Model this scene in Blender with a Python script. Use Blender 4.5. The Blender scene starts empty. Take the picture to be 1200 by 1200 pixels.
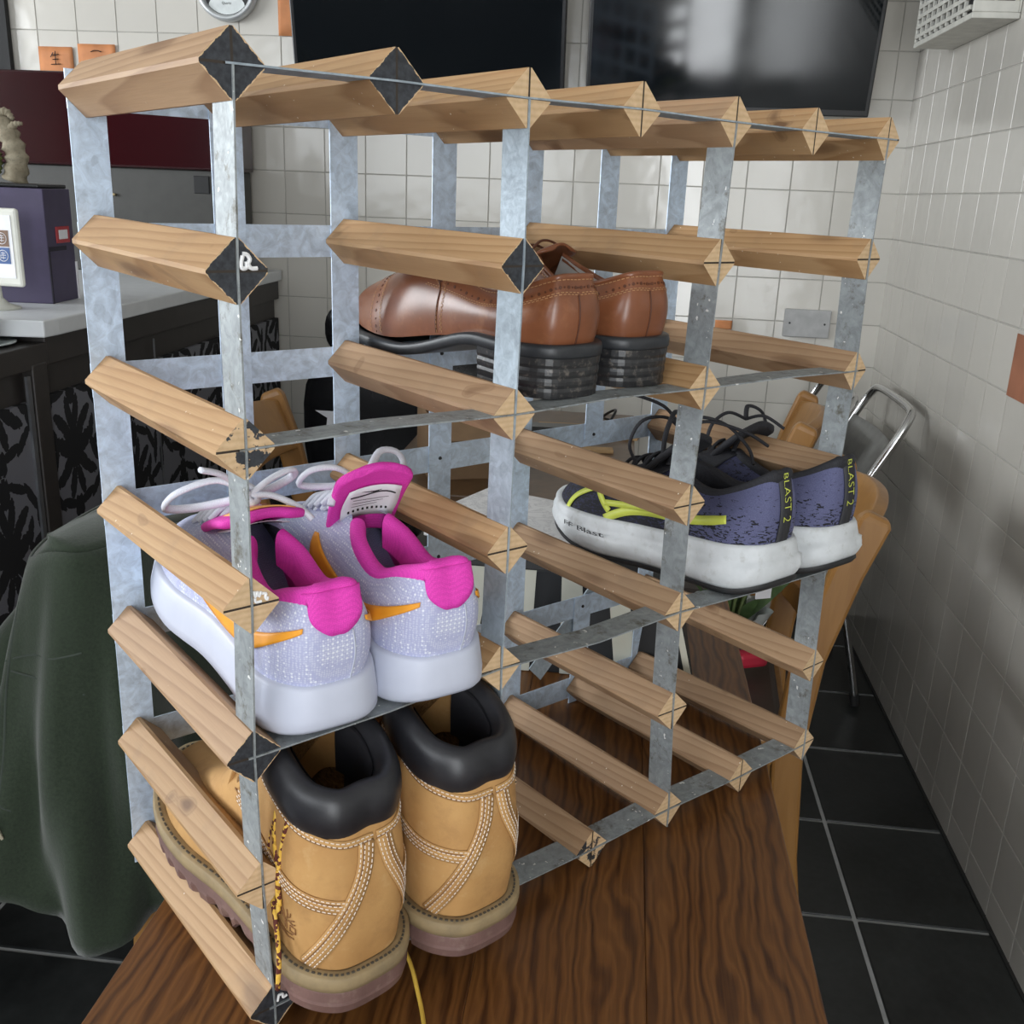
import bpy, math, random
from mathutils import Vector, Matrix
random.seed(7)
SC = bpy.context.scene
COL = SC.collection
# ------------------------------------------------------------------ camera
cam = bpy.data.cameras.new('camera'); cam.sensor_width = 36.0; cam.lens = 35.35
cam.clip_start = 0.02
co = bpy.data.objects.new('camera', cam); COL.objects.link(co)
co.matrix_world = Matrix(((0.992847, -0.069997, 0.096726, 0.202718),
                          (0.113303, 0.296860, -0.948175, -0.519949),
                          (0.037656, 0.952352, 0.302667, 1.290985),
                          (0, 0, 0, 1)))
SC.camera = co
# ------------------------------------------------------------------ light
SC.view_settings.view_transform = 'Standard'; SC.view_settings.look = 'None'
SC.view_settings.gamma = 1.0; SC.view_settings.use_curve_mapping = False
SC.view_settings.exposure = 0.0
W = bpy.data.worlds.new('daylight'); SC.world = W; W.use_nodes = True
W.node_tree.nodes['Background'].inputs[0].default_value = (0.78, 0.88, 1.0, 1)
W.node_tree.nodes['Background'].inputs[1].default_value = 1.0
def area(name, loc, rot, sx, sy, power, color):
    l = bpy.data.lights.new(name, 'AREA'); l.shape = 'RECTANGLE'; l.size = sx; l.size_y = sy
    l.energy = power; l.color = color
    o = bpy.data.objects.new(name, l); COL.objects.link(o); o.location = loc; o.rotation_euler = rot
    return o
R90 = math.pi / 2
area('window_daylight_front', (-1.55, -2.66, 1.75), (R90, 0, 0), 2.6, 1.3, 46, (0.93, 0.97, 1.0))
area('window_daylight_door', (0.64, -2.66, 1.2), (R90, 0, 0), 0.58, 2.1, 46, (0.95, 0.98, 1.0))
area('window_daylight_side', (-4.06, 0.1, 1.75), (R90, 0, -R90), 2.8, 1.3, 165, (0.93, 0.97, 1.0))
# ------------------------------------------------------------------ helpers
def mk(name):
    m = bpy.data.materials.new(name); m.use_nodes = True
    nt = m.node_tree; b = nt.nodes['Principled BSDF']
    return m, nt, b
def setp(b, col=None, rough=None, metal=None, **kw):
    if col is not None: b.inputs['Base Color'].default_value = (*col, 1)
    if rough is not None: b.inputs['Roughness'].default_value = rough
    if metal is not None: b.inputs['Metallic'].default_value = metal
    for k, v in kw.items(): b.inputs[k.replace('_', ' ')].default_value = v
class NT:
    """tiny node-graph writer"""
    def __init__(s, nt): s.nt = nt
    def n(s, t, ins=None, **props):
        nd = s.nt.nodes.new(t)
        for k, v in props.items(): setattr(nd, k, v)
        for k, v in (ins or {}).items(): s.set(nd, k, v)
        return nd
    def set(s, nd, k, v):
        i = nd.inputs[k]
        if hasattr(v, 'bl_idname') and hasattr(v, 'outputs'): s.nt.links.new(v.outputs[0], i)
        elif hasattr(v, 'is_output'): s.nt.links.new(v, i)
        else: i.default_value = v
    def math(s, op, a, b=0.0, c=None, clamp=False):
        nd = s.n('ShaderNodeMath', operation=op, use_clamp=clamp); s.set(nd, 0, a); s.set(nd, 1, b)
        if c is not None: s.set(nd, 2, c)
        return nd
    def mix(s, f, a, b, mode='MIX'):
        nd = s.n('ShaderNodeMix', data_type='RGBA', blend_type=mode)
        s.set(nd, 0, f); s.set(nd, 6, a if not isinstance(a, tuple) else (*a[:3], 1)); s.set(nd, 7, b if not isinstance(b, tuple) else (*b[:3], 1))
        return nd.outputs[2]
    def ramp(s, f, stops, interp='LINEAR'):
        nd = s.n('ShaderNodeValToRGB'); s.set(nd, 0, f); cr = nd.color_ramp; cr.interpolation = interp
        while len(cr.elements) < len(stops): cr.elements.new(0.5)
        for e, (p, c) in zip(cr.elements, stops):
            e.position = p; e.color = (*c, 1) if isinstance(c, tuple) else (c, c, c, 1)
        return nd
    def coord(s, kind='Object', scale=(1, 1, 1), loc=(0, 0, 0), rand=False):
        tc = s.n('ShaderNodeTexCoord'); mp = s.n('ShaderNodeMapping'); s.nt.links.new(tc.outputs[kind], mp.inputs[0])
        mp.inputs['Scale'].default_value = scale; mp.inputs['Location'].default_value = loc
        if rand:
            oi = s.n('ShaderNodeObjectInfo')
            cm = s.n('ShaderNodeVectorMath', operation='SCALE'); cm.inputs[0].default_value = (13.7, 5.1, 9.3)
            s.nt.links.new(oi.outputs['Random'], cm.inputs['Scale'])
            ad = s.n('ShaderNodeVectorMath', operation='ADD'); s.nt.links.new(mp.outputs[0], ad.inputs[0]); s.nt.links.new(cm.outputs[0], ad.inputs[1])
            return ad
        return mp
    def noise(s, vec, scale, detail=4, rough=0.55, dist=0.0):
        nd = s.n('ShaderNodeTexNoise'); s.set(nd, 'Vector', vec)
        for k, v in (('Scale', scale), ('Detail', detail), ('Roughness', rough), ('Distortion', dist)): nd.inputs[k].default_value = v
        return nd.outputs['Fac']
    def bump(s, h, strength=0.2, dist=0.001):
        nd = s.n('ShaderNodeBump'); s.set(nd, 'Height', h); nd.inputs['Strength'].default_value = strength; nd.inputs['Distance'].default_value = dist
        return nd
MATS = {}
def flat(name, col, rough=0.5, metal=0.0, var=0.06, scale=30, bump=0.0, **kw):
    """plain painted / moulded surface with slight procedural mottling"""
    if name in MATS: return MATS[name]
    m, nt, b = mk(name); g = NT(nt); setp(b, col, rough, metal, **kw)
    nz = g.noise(g.coord('Object', rand=True), scale, 3)
    lo = tuple(max(0, c * (1 - var * 2)) for c in col); hi = tuple(min(1, c * (1 + var * 1.6)) for c in col)
    r = g.ramp(nz, [(0.3, lo), (0.7, hi)]); g.set(b, 'Base Color', r)
    if bump: g.set(b, 'Normal', g.bump(nz, bump))
    MATS[name] = m
    return m
class G:
    """geometry collector -> one mesh object"""
    def __init__(s): s.v = []; s.f = []; s.mi = []
    def add(s, vs, fs, mi=0):
        o = len(s.v); s.v += [tuple(v) for v in vs]
        s.f += [tuple(i + o for i in f) for f in fs]; s.mi += [mi] * len(fs)
        return s
    def box(s, lo, hi, mi=0, mat=None):
        x0, y0, z0 = lo; x1, y1, z1 = hi
        vs = [(x0,y0,z0),(x1,y0,z0),(x1,y1,z0),(x0,y1,z0),(x0,y0,z1),(x1,y0,z1),(x1,y1,z1),(x0,y1,z1)]
        if mat: vs = [tuple(mat @ Vector(v)) for v in vs]
        return s.add(vs, [(0,3,2,1),(4,5,6,7),(0,1,5,4),(1,2,6,5),(2,3,7,6),(3,0,4,7)], mi)
    def bar(s, a, b, w, t, up=(0,0,1), mi=0):
        """rectangular bar from a to b; t along up, w across"""
        a = Vector(a); b = Vector(b); d = (b - a).normalized(); sd = d.cross(Vector(up)).normalized(); u2 = sd.cross(d)
        vs = [p + sd * (i * w / 2) + u2 * (j * t / 2) for p in (a, b) for i, j in ((-1,-1),(1,-1),(1,1),(-1,1))]
        return s.add(vs, [(0,1,2,3),(7,6,5,4),(0,4,5,1),(1,5,6,2),(2,6,7,3),(3,7,4,0)], mi)
    def tube(s, pts, r, seg=8, mi=0, closed=False, cap=True, flatn=None):
        pts = [Vector(p) for p in pts]; n = len(pts); rings = []
        rs = r if isinstance(r, (list, tuple)) else [r] * n
        prev = None
        for i, p in enumerate(pts):
            if closed: t = pts[(i+1) % n] - pts[i-1]
            else: t = pts[min(i+1, n-1)] - pts[max(i-1, 0)]
            t = t.normalized() if t.length > 1e-9 else Vector((0,0,1))
            if prev is None:
                a = Vector((0,0,1)) if abs(t.z) < 0.9 else Vector((1,0,0))
                nrm = t.cross(a).normalized()
            else:
                nrm = (prev - t * prev.dot(t))
                nrm = nrm.normalized() if nrm.length > 1e-6 else t.cross(Vector((0.3,0.5,0.8))).normalized()
            prev = nrm; bn = t.cross(nrm)
            k = flatn or 1.0
            rings.append([p + nrm * (math.cos(2*math.pi*j/seg) * rs[i]) + bn * (math.sin(2*math.pi*j/seg) * rs[i] * k) for j in range(seg)])
        vs = [v for ring in rings for v in ring]; fs = []
        for i in range(n if closed else n - 1):
            for j in range(seg):
                a = i*seg + j; b = i*seg + (j+1) % seg; i2 = (i+1) % n
                fs.append((a, b, i2*seg + (j+1) % seg, i2*seg + j))
        if cap and not closed: fs += [tuple(range(seg))[::-1], tuple((n-1)*seg + j for j in range(seg))]
        return s.add(vs, fs, mi)
    def lathe(s, prof, seg=24, c=(0,0,0), mi=0, axis='z'):
        vs = []; fs = []; n = len(prof)
        for i in range(seg):
            a = 2*math.pi*i/seg
            for r, z in prof:
                x, y = r*math.cos(a), r*math.sin(a)
                vs.append((c[0]+x, c[1]+y, c[2]+z) if axis == 'z' else (c[0]+x, c[1]+z, c[2]+y))
        for i in range(seg):
            for j in range(n-1):
                a = i*n+j; b = ((i+1) % seg)*n+j
                fs.append((a, b, b+1, a+1) if axis == 'z' else (a, a+1, b+1, b))
        return s.add(vs, fs, mi)
    def prism(s, poly, z0, z1, mi=0, fn=None):
        n = len(poly); vs = [(x, y, z0) for x, y in poly] + [(x, y, z1) for x, y in poly]
        if fn: vs = [fn(*v) for v in vs]
        return s.add(vs, [tuple(range(n))[::-1], tuple(range(n, 2*n))] + [(i, (i+1) % n, n+(i+1) % n, n+i) for i in range(n)], mi)
    def grid(s, fn, nu, nv, cu=False, cv=False, mi=0):
        vs = [fn(i/(nu if cu else nu-1), j/(nv if cv else nv-1)) for i in range(nu) for j in range(nv)]
        fs = [(i*nv+j, ((i+1) % nu)*nv+j, ((i+1) % nu)*nv+(j+1) % nv, i*nv+(j+1) % nv)
              for i in range(nu if cu else nu-1) for j in range(nv if cv else nv-1)]
        return s.add(vs, fs, mi)
    def mesh(s, name):
        me = bpy.data.meshes.new(name); me.from_pydata(s.v, [], s.f); me.update()
        return me
    def obj(s, name, mats, parent=None, loc=None, rot=None, smooth=False, bevel=0, seg=2, merge=0, solid=0, sub=0, recalc=False, soff=-1):
        me = s.mesh(name)
        mats = mats if isinstance(mats, (list, tuple)) else [mats]
        for m in mats: me.materials.append(m)
        me.polygons.foreach_set('material_index', s.mi)
        if merge or recalc:
            import bmesh
            bm = bmesh.new(); bm.from_mesh(me)
            if merge: bmesh.ops.remove_doubles(bm, verts=bm.verts, dist=merge)
            bmesh.ops.recalc_face_normals(bm, faces=bm.faces); bm.to_mesh(me); bm.free()
        if smooth: me.polygons.foreach_set('use_smooth', [True] * len(me.polygons))
        o = bpy.data.objects.new(name, me); COL.objects.link(o)
        if parent: o.parent = parent
        if loc: o.location = loc
        if rot: o.rotation_euler = rot
        if solid:
            md = o.modifiers.new('thickness', 'SOLIDIFY'); md.thickness = solid; md.offset = soff
        if bevel:
            md = o.modifiers.new('edge', 'BEVEL'); md.width = bevel; md.segments = seg; md.limit_method = 'ANGLE'
        if sub:
            md = o.modifiers.new('smooth', 'SUBSURF'); md.levels = sub; md.render_levels = sub
        return o
def tag(o, label, cat, group=None):
    o['label'] = label; o['category'] = cat
    if group: o['group'] = group
    return o
def thing(name, label, cat, loc=(0,0,0), rot=(0,0,0), group=None):
    o = bpy.data.objects.new(name, None); COL.objects.link(o); o.empty_display_size = 0.05
    o.location = loc; o.rotation_euler = rot
    return tag(o, label, cat, group)
def struct(o): o['kind'] = 'structure'; return o
def inst(me_obj, name, parent, loc, rot=None, scale=None):
    o = bpy.data.objects.new(name, me_obj.data if hasattr(me_obj, 'data') else me_obj); COL.objects.link(o)
    o.parent = parent; o.location = loc
    if rot: o.rotation_euler = rot
    if scale: o.scale = scale
    return o
def cr(pts, t, closed=False):
    """Catmull-Rom through pts at t in [0,1]"""
    n = len(pts); k = t * (n if closed else n - 1); i = int(math.floor(k)); f = k - i
    if not closed and i >= n - 1: i, f = n - 2, 1.0
    g = (lambda j: pts[j % n]) if closed else (lambda j: pts[max(0, min(n-1, j))])
    out = []
    for a, b, c, d in zip(g(i-1), g(i), g(i+1), g(i+2)):
        out.append(0.5 * (2*b + (c-a)*f + (2*a-5*b+4*c-d)*f*f + (3*b-a-3*c+d)*f**3))
    return tuple(out)
def smooth_path(pts, n, closed=False): return [cr(pts, i/(n if closed else n-1), closed) for i in range(n)]
# ------------------------------------------------------------------ materials of the setting
def tile_mat(name, col, var=0.04, rough=0.12, wob=0.05):
    m, nt, b = mk(name); g = NT(nt); setp(b, col, rough)
    oi = g.n('ShaderNodeObjectInfo')
    lo = tuple(c * (1 - var) for c in col); hi = tuple(min(1, c * (1 + var)) for c in col)
    g.set(b, 'Base Color', g.ramp(oi.outputs['Random'], [(0, lo), (1, hi)]))
    nz = g.noise(g.coord('Object', rand=True), 16, 1)
    g.set(b, 'Normal', g.bump(nz, wob, 0.02))
    return m
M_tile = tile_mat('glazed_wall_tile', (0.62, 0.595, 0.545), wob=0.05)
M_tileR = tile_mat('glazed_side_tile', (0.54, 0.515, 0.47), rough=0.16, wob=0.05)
M_groutw = flat('wall_grout', (0.43, 0.415, 0.38), 0.8)
M_plaster = flat('plaster', (0.62, 0.61, 0.58), 0.9)
M_dark = flat('dark_opening', (0.012, 0.012, 0.013), 0.7)
def slate_mat():
    m, nt, b = mk('black_slate_tile'); g = NT(nt); c = g.coord('Object', rand=True)
    n1 = g.noise(c, 5, 5, 0.6); n2 = g.noise(c, 60, 3)
    g.set(b, 'Base Color', g.mix(0.25, g.ramp(n1, [(0.35, (0.008, 0.010, 0.010)), (0.75, (0.040, 0.045, 0.045))]).outputs[0], g.ramp(n2, [(0.3, 0.005), (0.8, 0.05)]).outputs[0]))
    g.set(b, 'Roughness', g.ramp(n1, [(0.3, 0.3), (0.7, 0.45)])); g.set(b, 'Normal', g.bump(n1, 0.35, 0.004))
    return m
M_slate = slate_mat()
M_groutf = flat('floor_grout', (0.44, 0.45, 0.45), 0.85)
# ------------------------------------------------------------------ the room
X0, X1, Y0, Y1, ZC = -4.0, 0.975, -2.6, 2.66, 2.6
floor = struct(G().box((X0, Y0, -0.06), (X1, Y1, -0.004)).obj('floor', M_groutf))
tb = G().box((-0.154, -0.154, -0.006), (0.154, 0.154, 0.0)).obj('floor_tile', M_slate, floor, loc=(0.72-0.1585, 1.137+0.1585, 0), bevel=0.003)
def place_tiles(first, name, parent, spots):
    for k, (loc, sc) in enumerate(spots):
        o = inst(first, name, parent, loc, tuple(first.rotation_euler), sc)
        for md in first.modifiers:
            m2 = o.modifiers.new(md.name, md.type)
            if md.type == 'BEVEL': m2.width = md.width; m2.segments = md.segments; m2.limit_method = 'ANGLE'
sp = []
for i in range(-7, 2):
    for j in range(-6, 6):
        cx, cy = 0.72 + 0.317*(i-0.5), 1.137 + 0.317*(j+0.5)
        if i == 0 and j == 0: continue
        lo, hi = cx-0.1585, min(cx+0.1585, X1); y_hi = min(cy+0.1585, Y1)
        if hi - lo < 0.02 or y_hi - (cy-0.1585) < 0.02: continue
        sx, sy = (hi-lo)/0.317, (y_hi-(cy-0.1585))/0.317
        sp.append((((lo+hi)/2, (cy-0.1585+y_hi)/2, 0), (sx, sy, 1)))
place_tiles(tb, 'floor_tile', floor, sp)
rest = G()
for i in range(-15, 2):
    for j in range(-11, 6):
        if i >= -7 and j >= -6: continue
        cx, cy = 0.72 + 0.317*(i-0.5), 1.137 + 0.317*(j+0.5)
        if cx-0.154 < X0 or cy-0.154 < Y0: continue
        rest.box((cx-0.154, cy-0.154, -0.006), (min(cx+0.154, X1), cy+0.154, 0))
o = rest.obj('floor_tile_field', M_slate, floor); o['kind'] = 'stuff'
# walls: slabs with raised tiles
def tiled_wall(name, slab, to_world, a_lo, a_hi, a0, z_hi, z0, pitch_a, pitch_z, vis, mat, rot):
    w = struct(slab.obj(name, M_groutw))
    ga, d = 0.0014, 0.0022
    proto = G().box((-pitch_a/2+ga, -d, -pitch_z/2+ga), (pitch_a/2-ga, 0.002, pitch_z/2-ga)).obj('tile', mat, w, rot=(0, 0, rot), bevel=0.0007, seg=1)
    first = True; spots = []; field = G()
    ka = int(math.floor((a_lo-a0)/pitch_a)) - 1; kb = int(math.ceil((a_hi-a0)/pitch_a)) + 1
    kz = int(math.floor((0-z0)/pitch_z)) - 1; kz2 = int(math.ceil((z_hi-z0)/pitch_z)) + 1
    for i in range(ka, kb):
        for j in range(kz, kz2):
            al, ah = max(a_lo, a0+i*pitch_a), min(a_hi, a0+(i+1)*pitch_a)
            zl, zh = max(0, z0+j*pitch_z), min(z_hi, z0+(j+1)*pitch_z)
            if ah-al < 0.012 or zh-zl < 0.012: continue
            ca, cz = (al+ah)/2, (zl+zh)/2
            if vis(ca, cz): spots.append((to_world(ca, cz), ((ah-al)/pitch_a, 1, (zh-zl)/pitch_z)))
            else:
                c = to_world(ca, cz); ha, hz = (ah-al)/2-ga, (zh-zl)/2-ga
                if rot == 0: field.box((c[0]-ha, c[1]-d, cz-hz), (c[0]+ha, c[1]+0.002, cz+hz))
                else: field.box((c[0]-d, c[1]-ha, cz-hz), (c[0]+0.002, c[1]+ha, cz+hz))
    proto.location, sc = spots[0]; proto.scale = sc
    place_tiles(proto, 'tile', w, spots[1:])
    o = field.obj('tile_field', mat, w); o['kind'] = 'stuff'
    return w, len(spots)
wall_back, nb = tiled_wall('wall_back', G().box((X0, Y1, 0), (X1+0.1, Y1+0.1, ZC)), lambda a, z: (a, Y1, z), X0, X1, 0.407, ZC, 0.060, 0.1275, 0.1268,
    lambda a, z: -1.78 < a < X1 and 0.44 < z < 1.85 and not (a < -0.95 and z < 1.3) and not (a < -1.0 and z < 1.32), M_tile, 0)
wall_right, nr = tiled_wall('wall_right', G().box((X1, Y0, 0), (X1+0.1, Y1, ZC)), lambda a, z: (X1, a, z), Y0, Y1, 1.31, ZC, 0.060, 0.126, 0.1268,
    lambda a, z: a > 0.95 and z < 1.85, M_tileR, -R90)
struct(G().box((X1-0.009, Y0, -0.004), (X1-0.0005, Y1, 0.003)).obj('trim_1', flat('dark_sealant', (0.02, 0.02, 0.02), 0.7)))
struct(G().box((X0, Y1-0.009, -0.004), (X1-0.009, Y1-0.0005, 0.003)).obj('trim_2', flat('dark_sealant', (0.02, 0.02, 0.02), 0.7)))
ceiling = struct(G().box((X0, Y0, ZC), (X1+0.1, Y1+0.1, ZC+0.08)).obj('ceiling', M_plaster))
def wall_with_opening(name, mat, axis, pos, th, a0, a1, openings):
    g = G(); cuts = sorted(openings); a = a0
    def bx(p, q, z0, z1):
        if q-p < 1e-4: return
        if axis == 'y': g.box((p, pos-th, z0), (q, pos, z1))
        else: g.box((pos-th, p, z0), (pos, q, z1))
    for (p, q, z0, z1) in cuts:
        bx(a, p, 0, ZC); bx(p, q, 0, z0); bx(p, q, z1, ZC); a = q
    bx(a, a1, 0, ZC)
    return struct(g.obj(name, mat))
M_fwall = flat('dark_front_wall', (0.07, 0.06, 0.055), 0.8)
wall_front = wall_with_opening('wall_front', M_fwall, 'y', Y0, 0.1, X0, X1+0.1, [(-2.85, -0.25, 1.1, 2.4), (0.35, 0.93, 0.12, 2.3)])
wall_left = wall_with_opening('wall_left', M_plaster, 'x', X0, 0.1, Y0, Y1+0.1, [(-1.3, 1.5, 1.1, 2.4)])
M_frame = flat('window_frame_paint', (0.55, 0.55, 0.54), 0.4)
def window(n, axis, pos, a0, a1, z0, z1, bars):
    g = G()
    def bx(p, q, zl, zh):
        if axis == 'y': g.box((p, pos-0.06, zl), (q, pos-0.02, zh))
        else: g.box((pos-0.06, p, zl), (pos-0.02, q, zh))
    bx(a0, a1, z0, z0+0.05); bx(a0, a1, z1-0.05, z1); bx(a0, a0+0.05, z0, z1); bx(a1-0.05, a1, z0, z1)
    for t in bars: bx(a0+(a1-a0)*t-0.025, a0+(a1-a0)*t+0.025, z0, z1)
    struct(g.obj('window_%d' % n, M_frame))
window(1, 'y', Y0, -2.85, -0.25, 1.1, 2.4, (0.33, 0.67)); window(2, 'y', Y0, 0.35, 0.93, 0.12, 2.3, ()); window(3, 'x', X0, -1.3, 1.5, 1.1, 2.4, (0.5,))
# ------------------------------------------------------------------ dining table
S, D, H = 0.0965, 0.2273, 0.0186
TT = 0.75 + 0.01594 - H   # table top height
def oak_mat():
    m, nt, b = mk('dark_oak_varnish'); g = NT(nt)
    c = g.coord('Object', (7, 1.9, 7)); w = g.n('ShaderNodeTexWave', {'Vector': c, 'Scale': 2.8, 'Distortion': 12.0, 'Detail': 3.0, 'Detail Scale': 0.8, 'Detail Roughness': 0.6}, wave_type='BANDS', bands_direction='X')
    fine = g.noise(g.coord('Object', (220, 6, 60)), 1.0, 5, 0.7)
    big = g.noise(g.coord('Object', (3, 1.5, 3)), 1.5, 3)
    base = g.ramp(w.outputs['Fac'], [(0.0, (0.060, 0.020, 0.005)), (0.25, (0.165, 0.064, 0.015)), (0.75, (0.23, 0.098, 0.025)), (1, (0.15, 0.058, 0.014))])
    col = g.mix(0.3, base.outputs[0], g.ramp(fine, [(0.35, (0.045, 0.015, 0.004)), (0.6, (0.24, 0.105, 0.030))]).outputs[0])
    col = g.mix(0.25, col, g.ramp(big, [(0.3, (0.06, 0.022, 0.008)), (0.7, (0.22, 0.10, 0.035))]).outputs[0], 'OVERLAY')
    g.set(b, 'Base Color', col); g.set(b, 'Roughness', g.ramp(fine, [(0.3, 0.34), (0.7, 0.48)])); g.set(b, 'Normal', g.bump(fine, 0.12, 0.0006))
    return m
M_oak = oak_mat()
TX0, TX1, TY0, TY1 = -0.127, 0.379, -0.40, 0.86
tab = thing('dining_table', 'dark varnished oak dining table carrying the shoe rack', 'table', ((TX0+TX1)/2, (TY0+TY1)/2, 0))
hx, hy = (TX1-TX0)/2, (TY1-TY0)/2
nb_ = 4
for k in range(nb_):
    x0, x1 = -hx+2*hx*k/nb_, -hx+2*hx*(k+1)/nb_
    o = G().box((x0+0.0001, -hy, -0.028), (x1-0.0001, hy, 0)).obj('top_plank', M_oak, tab, loc=(0, 0, TT), bevel=0.0004 if 0 < k < nb_-1 else 0.001, seg=1)
G().box((-hx+0.05, -hy+0.06, 0.63), (-hx+0.075, hy-0.06, TT-0.028)).box((hx-0.075, -hy+0.06, 0.63), (hx-0.05, hy-0.06, TT-0.028)).box((-hx+0.075, -hy+0.06, 0.63), (hx-0.075, -hy+0.085, TT-0.028)).box((-hx+0.075, hy-0.085, 0.63), (hx-0.075, hy-0.06, TT-0.028)).obj('apron', M_oak, tab)
for sx in (-1, 1):
    for sy in (-1, 1):
        G().bar((sx*(hx-0.06), sy*(hy-0.075), 0), (sx*(hx-0.06), sy*(hy-0.075), TT-0.028), 0.055, 0.055, up=(0, 1, 0)).obj('leg', M_oak, tab, bevel=0.003)
# ------------------------------------------------------------------ wine rack used for shoes
def pine_mat(name, warm):
    m, nt, b = mk(name); g = NT(nt)
    c = g.coord('Object', (1, 1, 1), rand=True)
    cs = g.n('ShaderNodeVectorMath', {0: c, 1: (95, 9, 95)}, operation='MULTIPLY')
    nz = g.noise(cs, 0.55, 3, 0.5, 0.6)
    w = g.n('ShaderNodeTexWave', {'Vector': cs, 'Scale': 0.62, 'Distortion': 8.0, 'Detail': 2.0, 'Detail Scale': 0.45}, wave_type='BANDS', bands_direction='DIAGONAL', wave_profile='SAW')
    fib = g.noise(g.n('ShaderNodeVectorMath', {0: c, 1: (900, 25, 900)}, operation='MULTIPLY'), 1.0, 3)
    # knots: few, sparse elongated cells
    ck = g.n('ShaderNodeVectorMath', {0: c, 1: (40, 12, 40)}, operation='MULTIPLY')
    vo = g.n('ShaderNodeTexVoronoi', {'Vector': ck, 'Scale': 0.62}); kn = g.ramp(vo.outputs['Distance'], [(0.05, 1.0), (0.15, 0.75), (0.20, 0.25), (0.27, 0.0)])
    a, bb, d = warm
    base = g.ramp(w.outputs['Fac'], [(0.0, a), (0.55, bb), (0.9, d), (1.0, a)])
    col = g.mix(0.32, base.outputs[0], g.ramp(nz, [(0.3, d), (0.7, a)]).outputs[0])
    col = g.mix(g.math('MULTIPLY', g.ramp(fib, [(0.45, 0.0), (0.75, 1.0)]), 0.25), col, d)
    col = g.mix(g.math('MULTIPLY', kn, 0.7), col, (0.13, 0.065, 0.03))
    k2 = g.ramp(g.noise(g.n('ShaderNodeVectorMath', {0: c, 1: (38, 22, 38)}, operation='MULTIPLY'), 1.0, 1.0, 0.4, 0.3), [(0.71, 0.0), (0.735, 0.35), (0.75, 0.25), (0.80, 0.9)])
    col = g.mix(k2, col, (0.15, 0.075, 0.035))
    dirt = g.noise(c, 22, 4, 0.6)
    col = g.mix(g.math('MULTIPLY', g.ramp(dirt, [(0.56, 0.0), (0.74, 1.0)]), 0.3), col, (0.22, 0.15, 0.10))
    sp = g.n('ShaderNodeTexVoronoi', {'Vector': c, 'Scale': 130.0}); sm = g.ramp(sp.outputs['Distance'], [(0.07, 1.0), (0.085, 0.0)])
    rn = g.ramp(g.noise(c, 17, 2), [(0.55, 0.0), (0.6, 1.0)])
    col = g.mix(g.math('MULTIPLY', sm, rn), col, (0.75, 0.68, 0.56))
    oi = g.n('ShaderNodeObjectInfo'); hs = g.n('ShaderNodeHueSaturation', {'Color': col, 'Value': g.math('MULTIPLY_ADD', oi.outputs['Random'], 0.28, 0.86), 'Saturation': 1.06})
    g.set(b, 'Base Color', hs); setp(b, None, 0.62); g.set(b, 'Normal', g.bump(fib, 0.25, 0.0004))
    return m
M_pine = pine_mat('aged_pine', ((0.49, 0.320, 0.175), (0.45, 0.280, 0.145), (0.32, 0.180, 0.085)))
M_pine2 = pine_mat('greyed_pine', ((0.41, 0.275, 0.17), (0.365, 0.235, 0.138), (0.26, 0.155, 0.088)))
def end_mat(name, kind):
    m, nt, b = mk(name); g = NT(nt); tc = g.n('ShaderNodeTexCoord')
    sp = g.n('ShaderNodeSeparateXYZ', {0: tc.outputs['Object']})
    ax, az = g.math('ABSOLUTE', sp.outputs[0]), g.math('ABSOLUTE', sp.outputs[2])
    kerf = g.math('MAXIMUM', g.math('LESS_THAN', ax, 0.0007), g.math('LESS_THAN', az, 0.0007))
    c = g.coord('Object', rand=True)
    w = g.n('ShaderNodeTexWave', {'Vector': c, 'Scale': 90.0, 'Distortion': 3.0, 'Detail': 2.0}, wave_type='RINGS')
    wood = g.ramp(w.outputs['Fac'], [(0, (0.66, 0.47, 0.28)), (0.7, (0.62, 0.43, 0.245)), (1, (0.58, 0.395, 0.22))])
    nz = g.noise(c, 190, 4); col = g.mix(0.25, wood.outputs[0], g.ramp(nz, [(0.3, (0.30, 0.18, 0.10)), (0.7, (0.72, 0.52, 0.31))]).outputs[0])
    rough = 0.7
    if kind != 'bare':
        paint = g.ramp(g.noise(c, 300, 3), [(0.3, (0.012, 0.014, 0.018)), (0.8, (0.05, 0.055, 0.065))])
        edge = g.math('ADD', ax, az)
        wob = g.math('MULTIPLY_ADD', g.noise(c, 260, 3), 0.004, edge)
        if kind == 'black': mask = g.math('LESS_THAN', wob, H + 0.0012)
        elif kind == 'worn': mask = g.ramp(g.noise(c, 75, 4, 0.7), [(0.50, 0.0), (0.53, 1.0)])
        col = g.mix(mask, col, paint.outputs[0]); rough = 0.5
    col = g.mix(kerf, col, (0.03, 0.02, 0.012))
    g.set(b, 'Base Color', col); setp(b, None, rough)
    return m
M_end, M_endb, M_endw = end_mat('end_grain', 'bare'), end_mat('painted_end', 'black'), end_mat('worn_end', 'worn')
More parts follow.
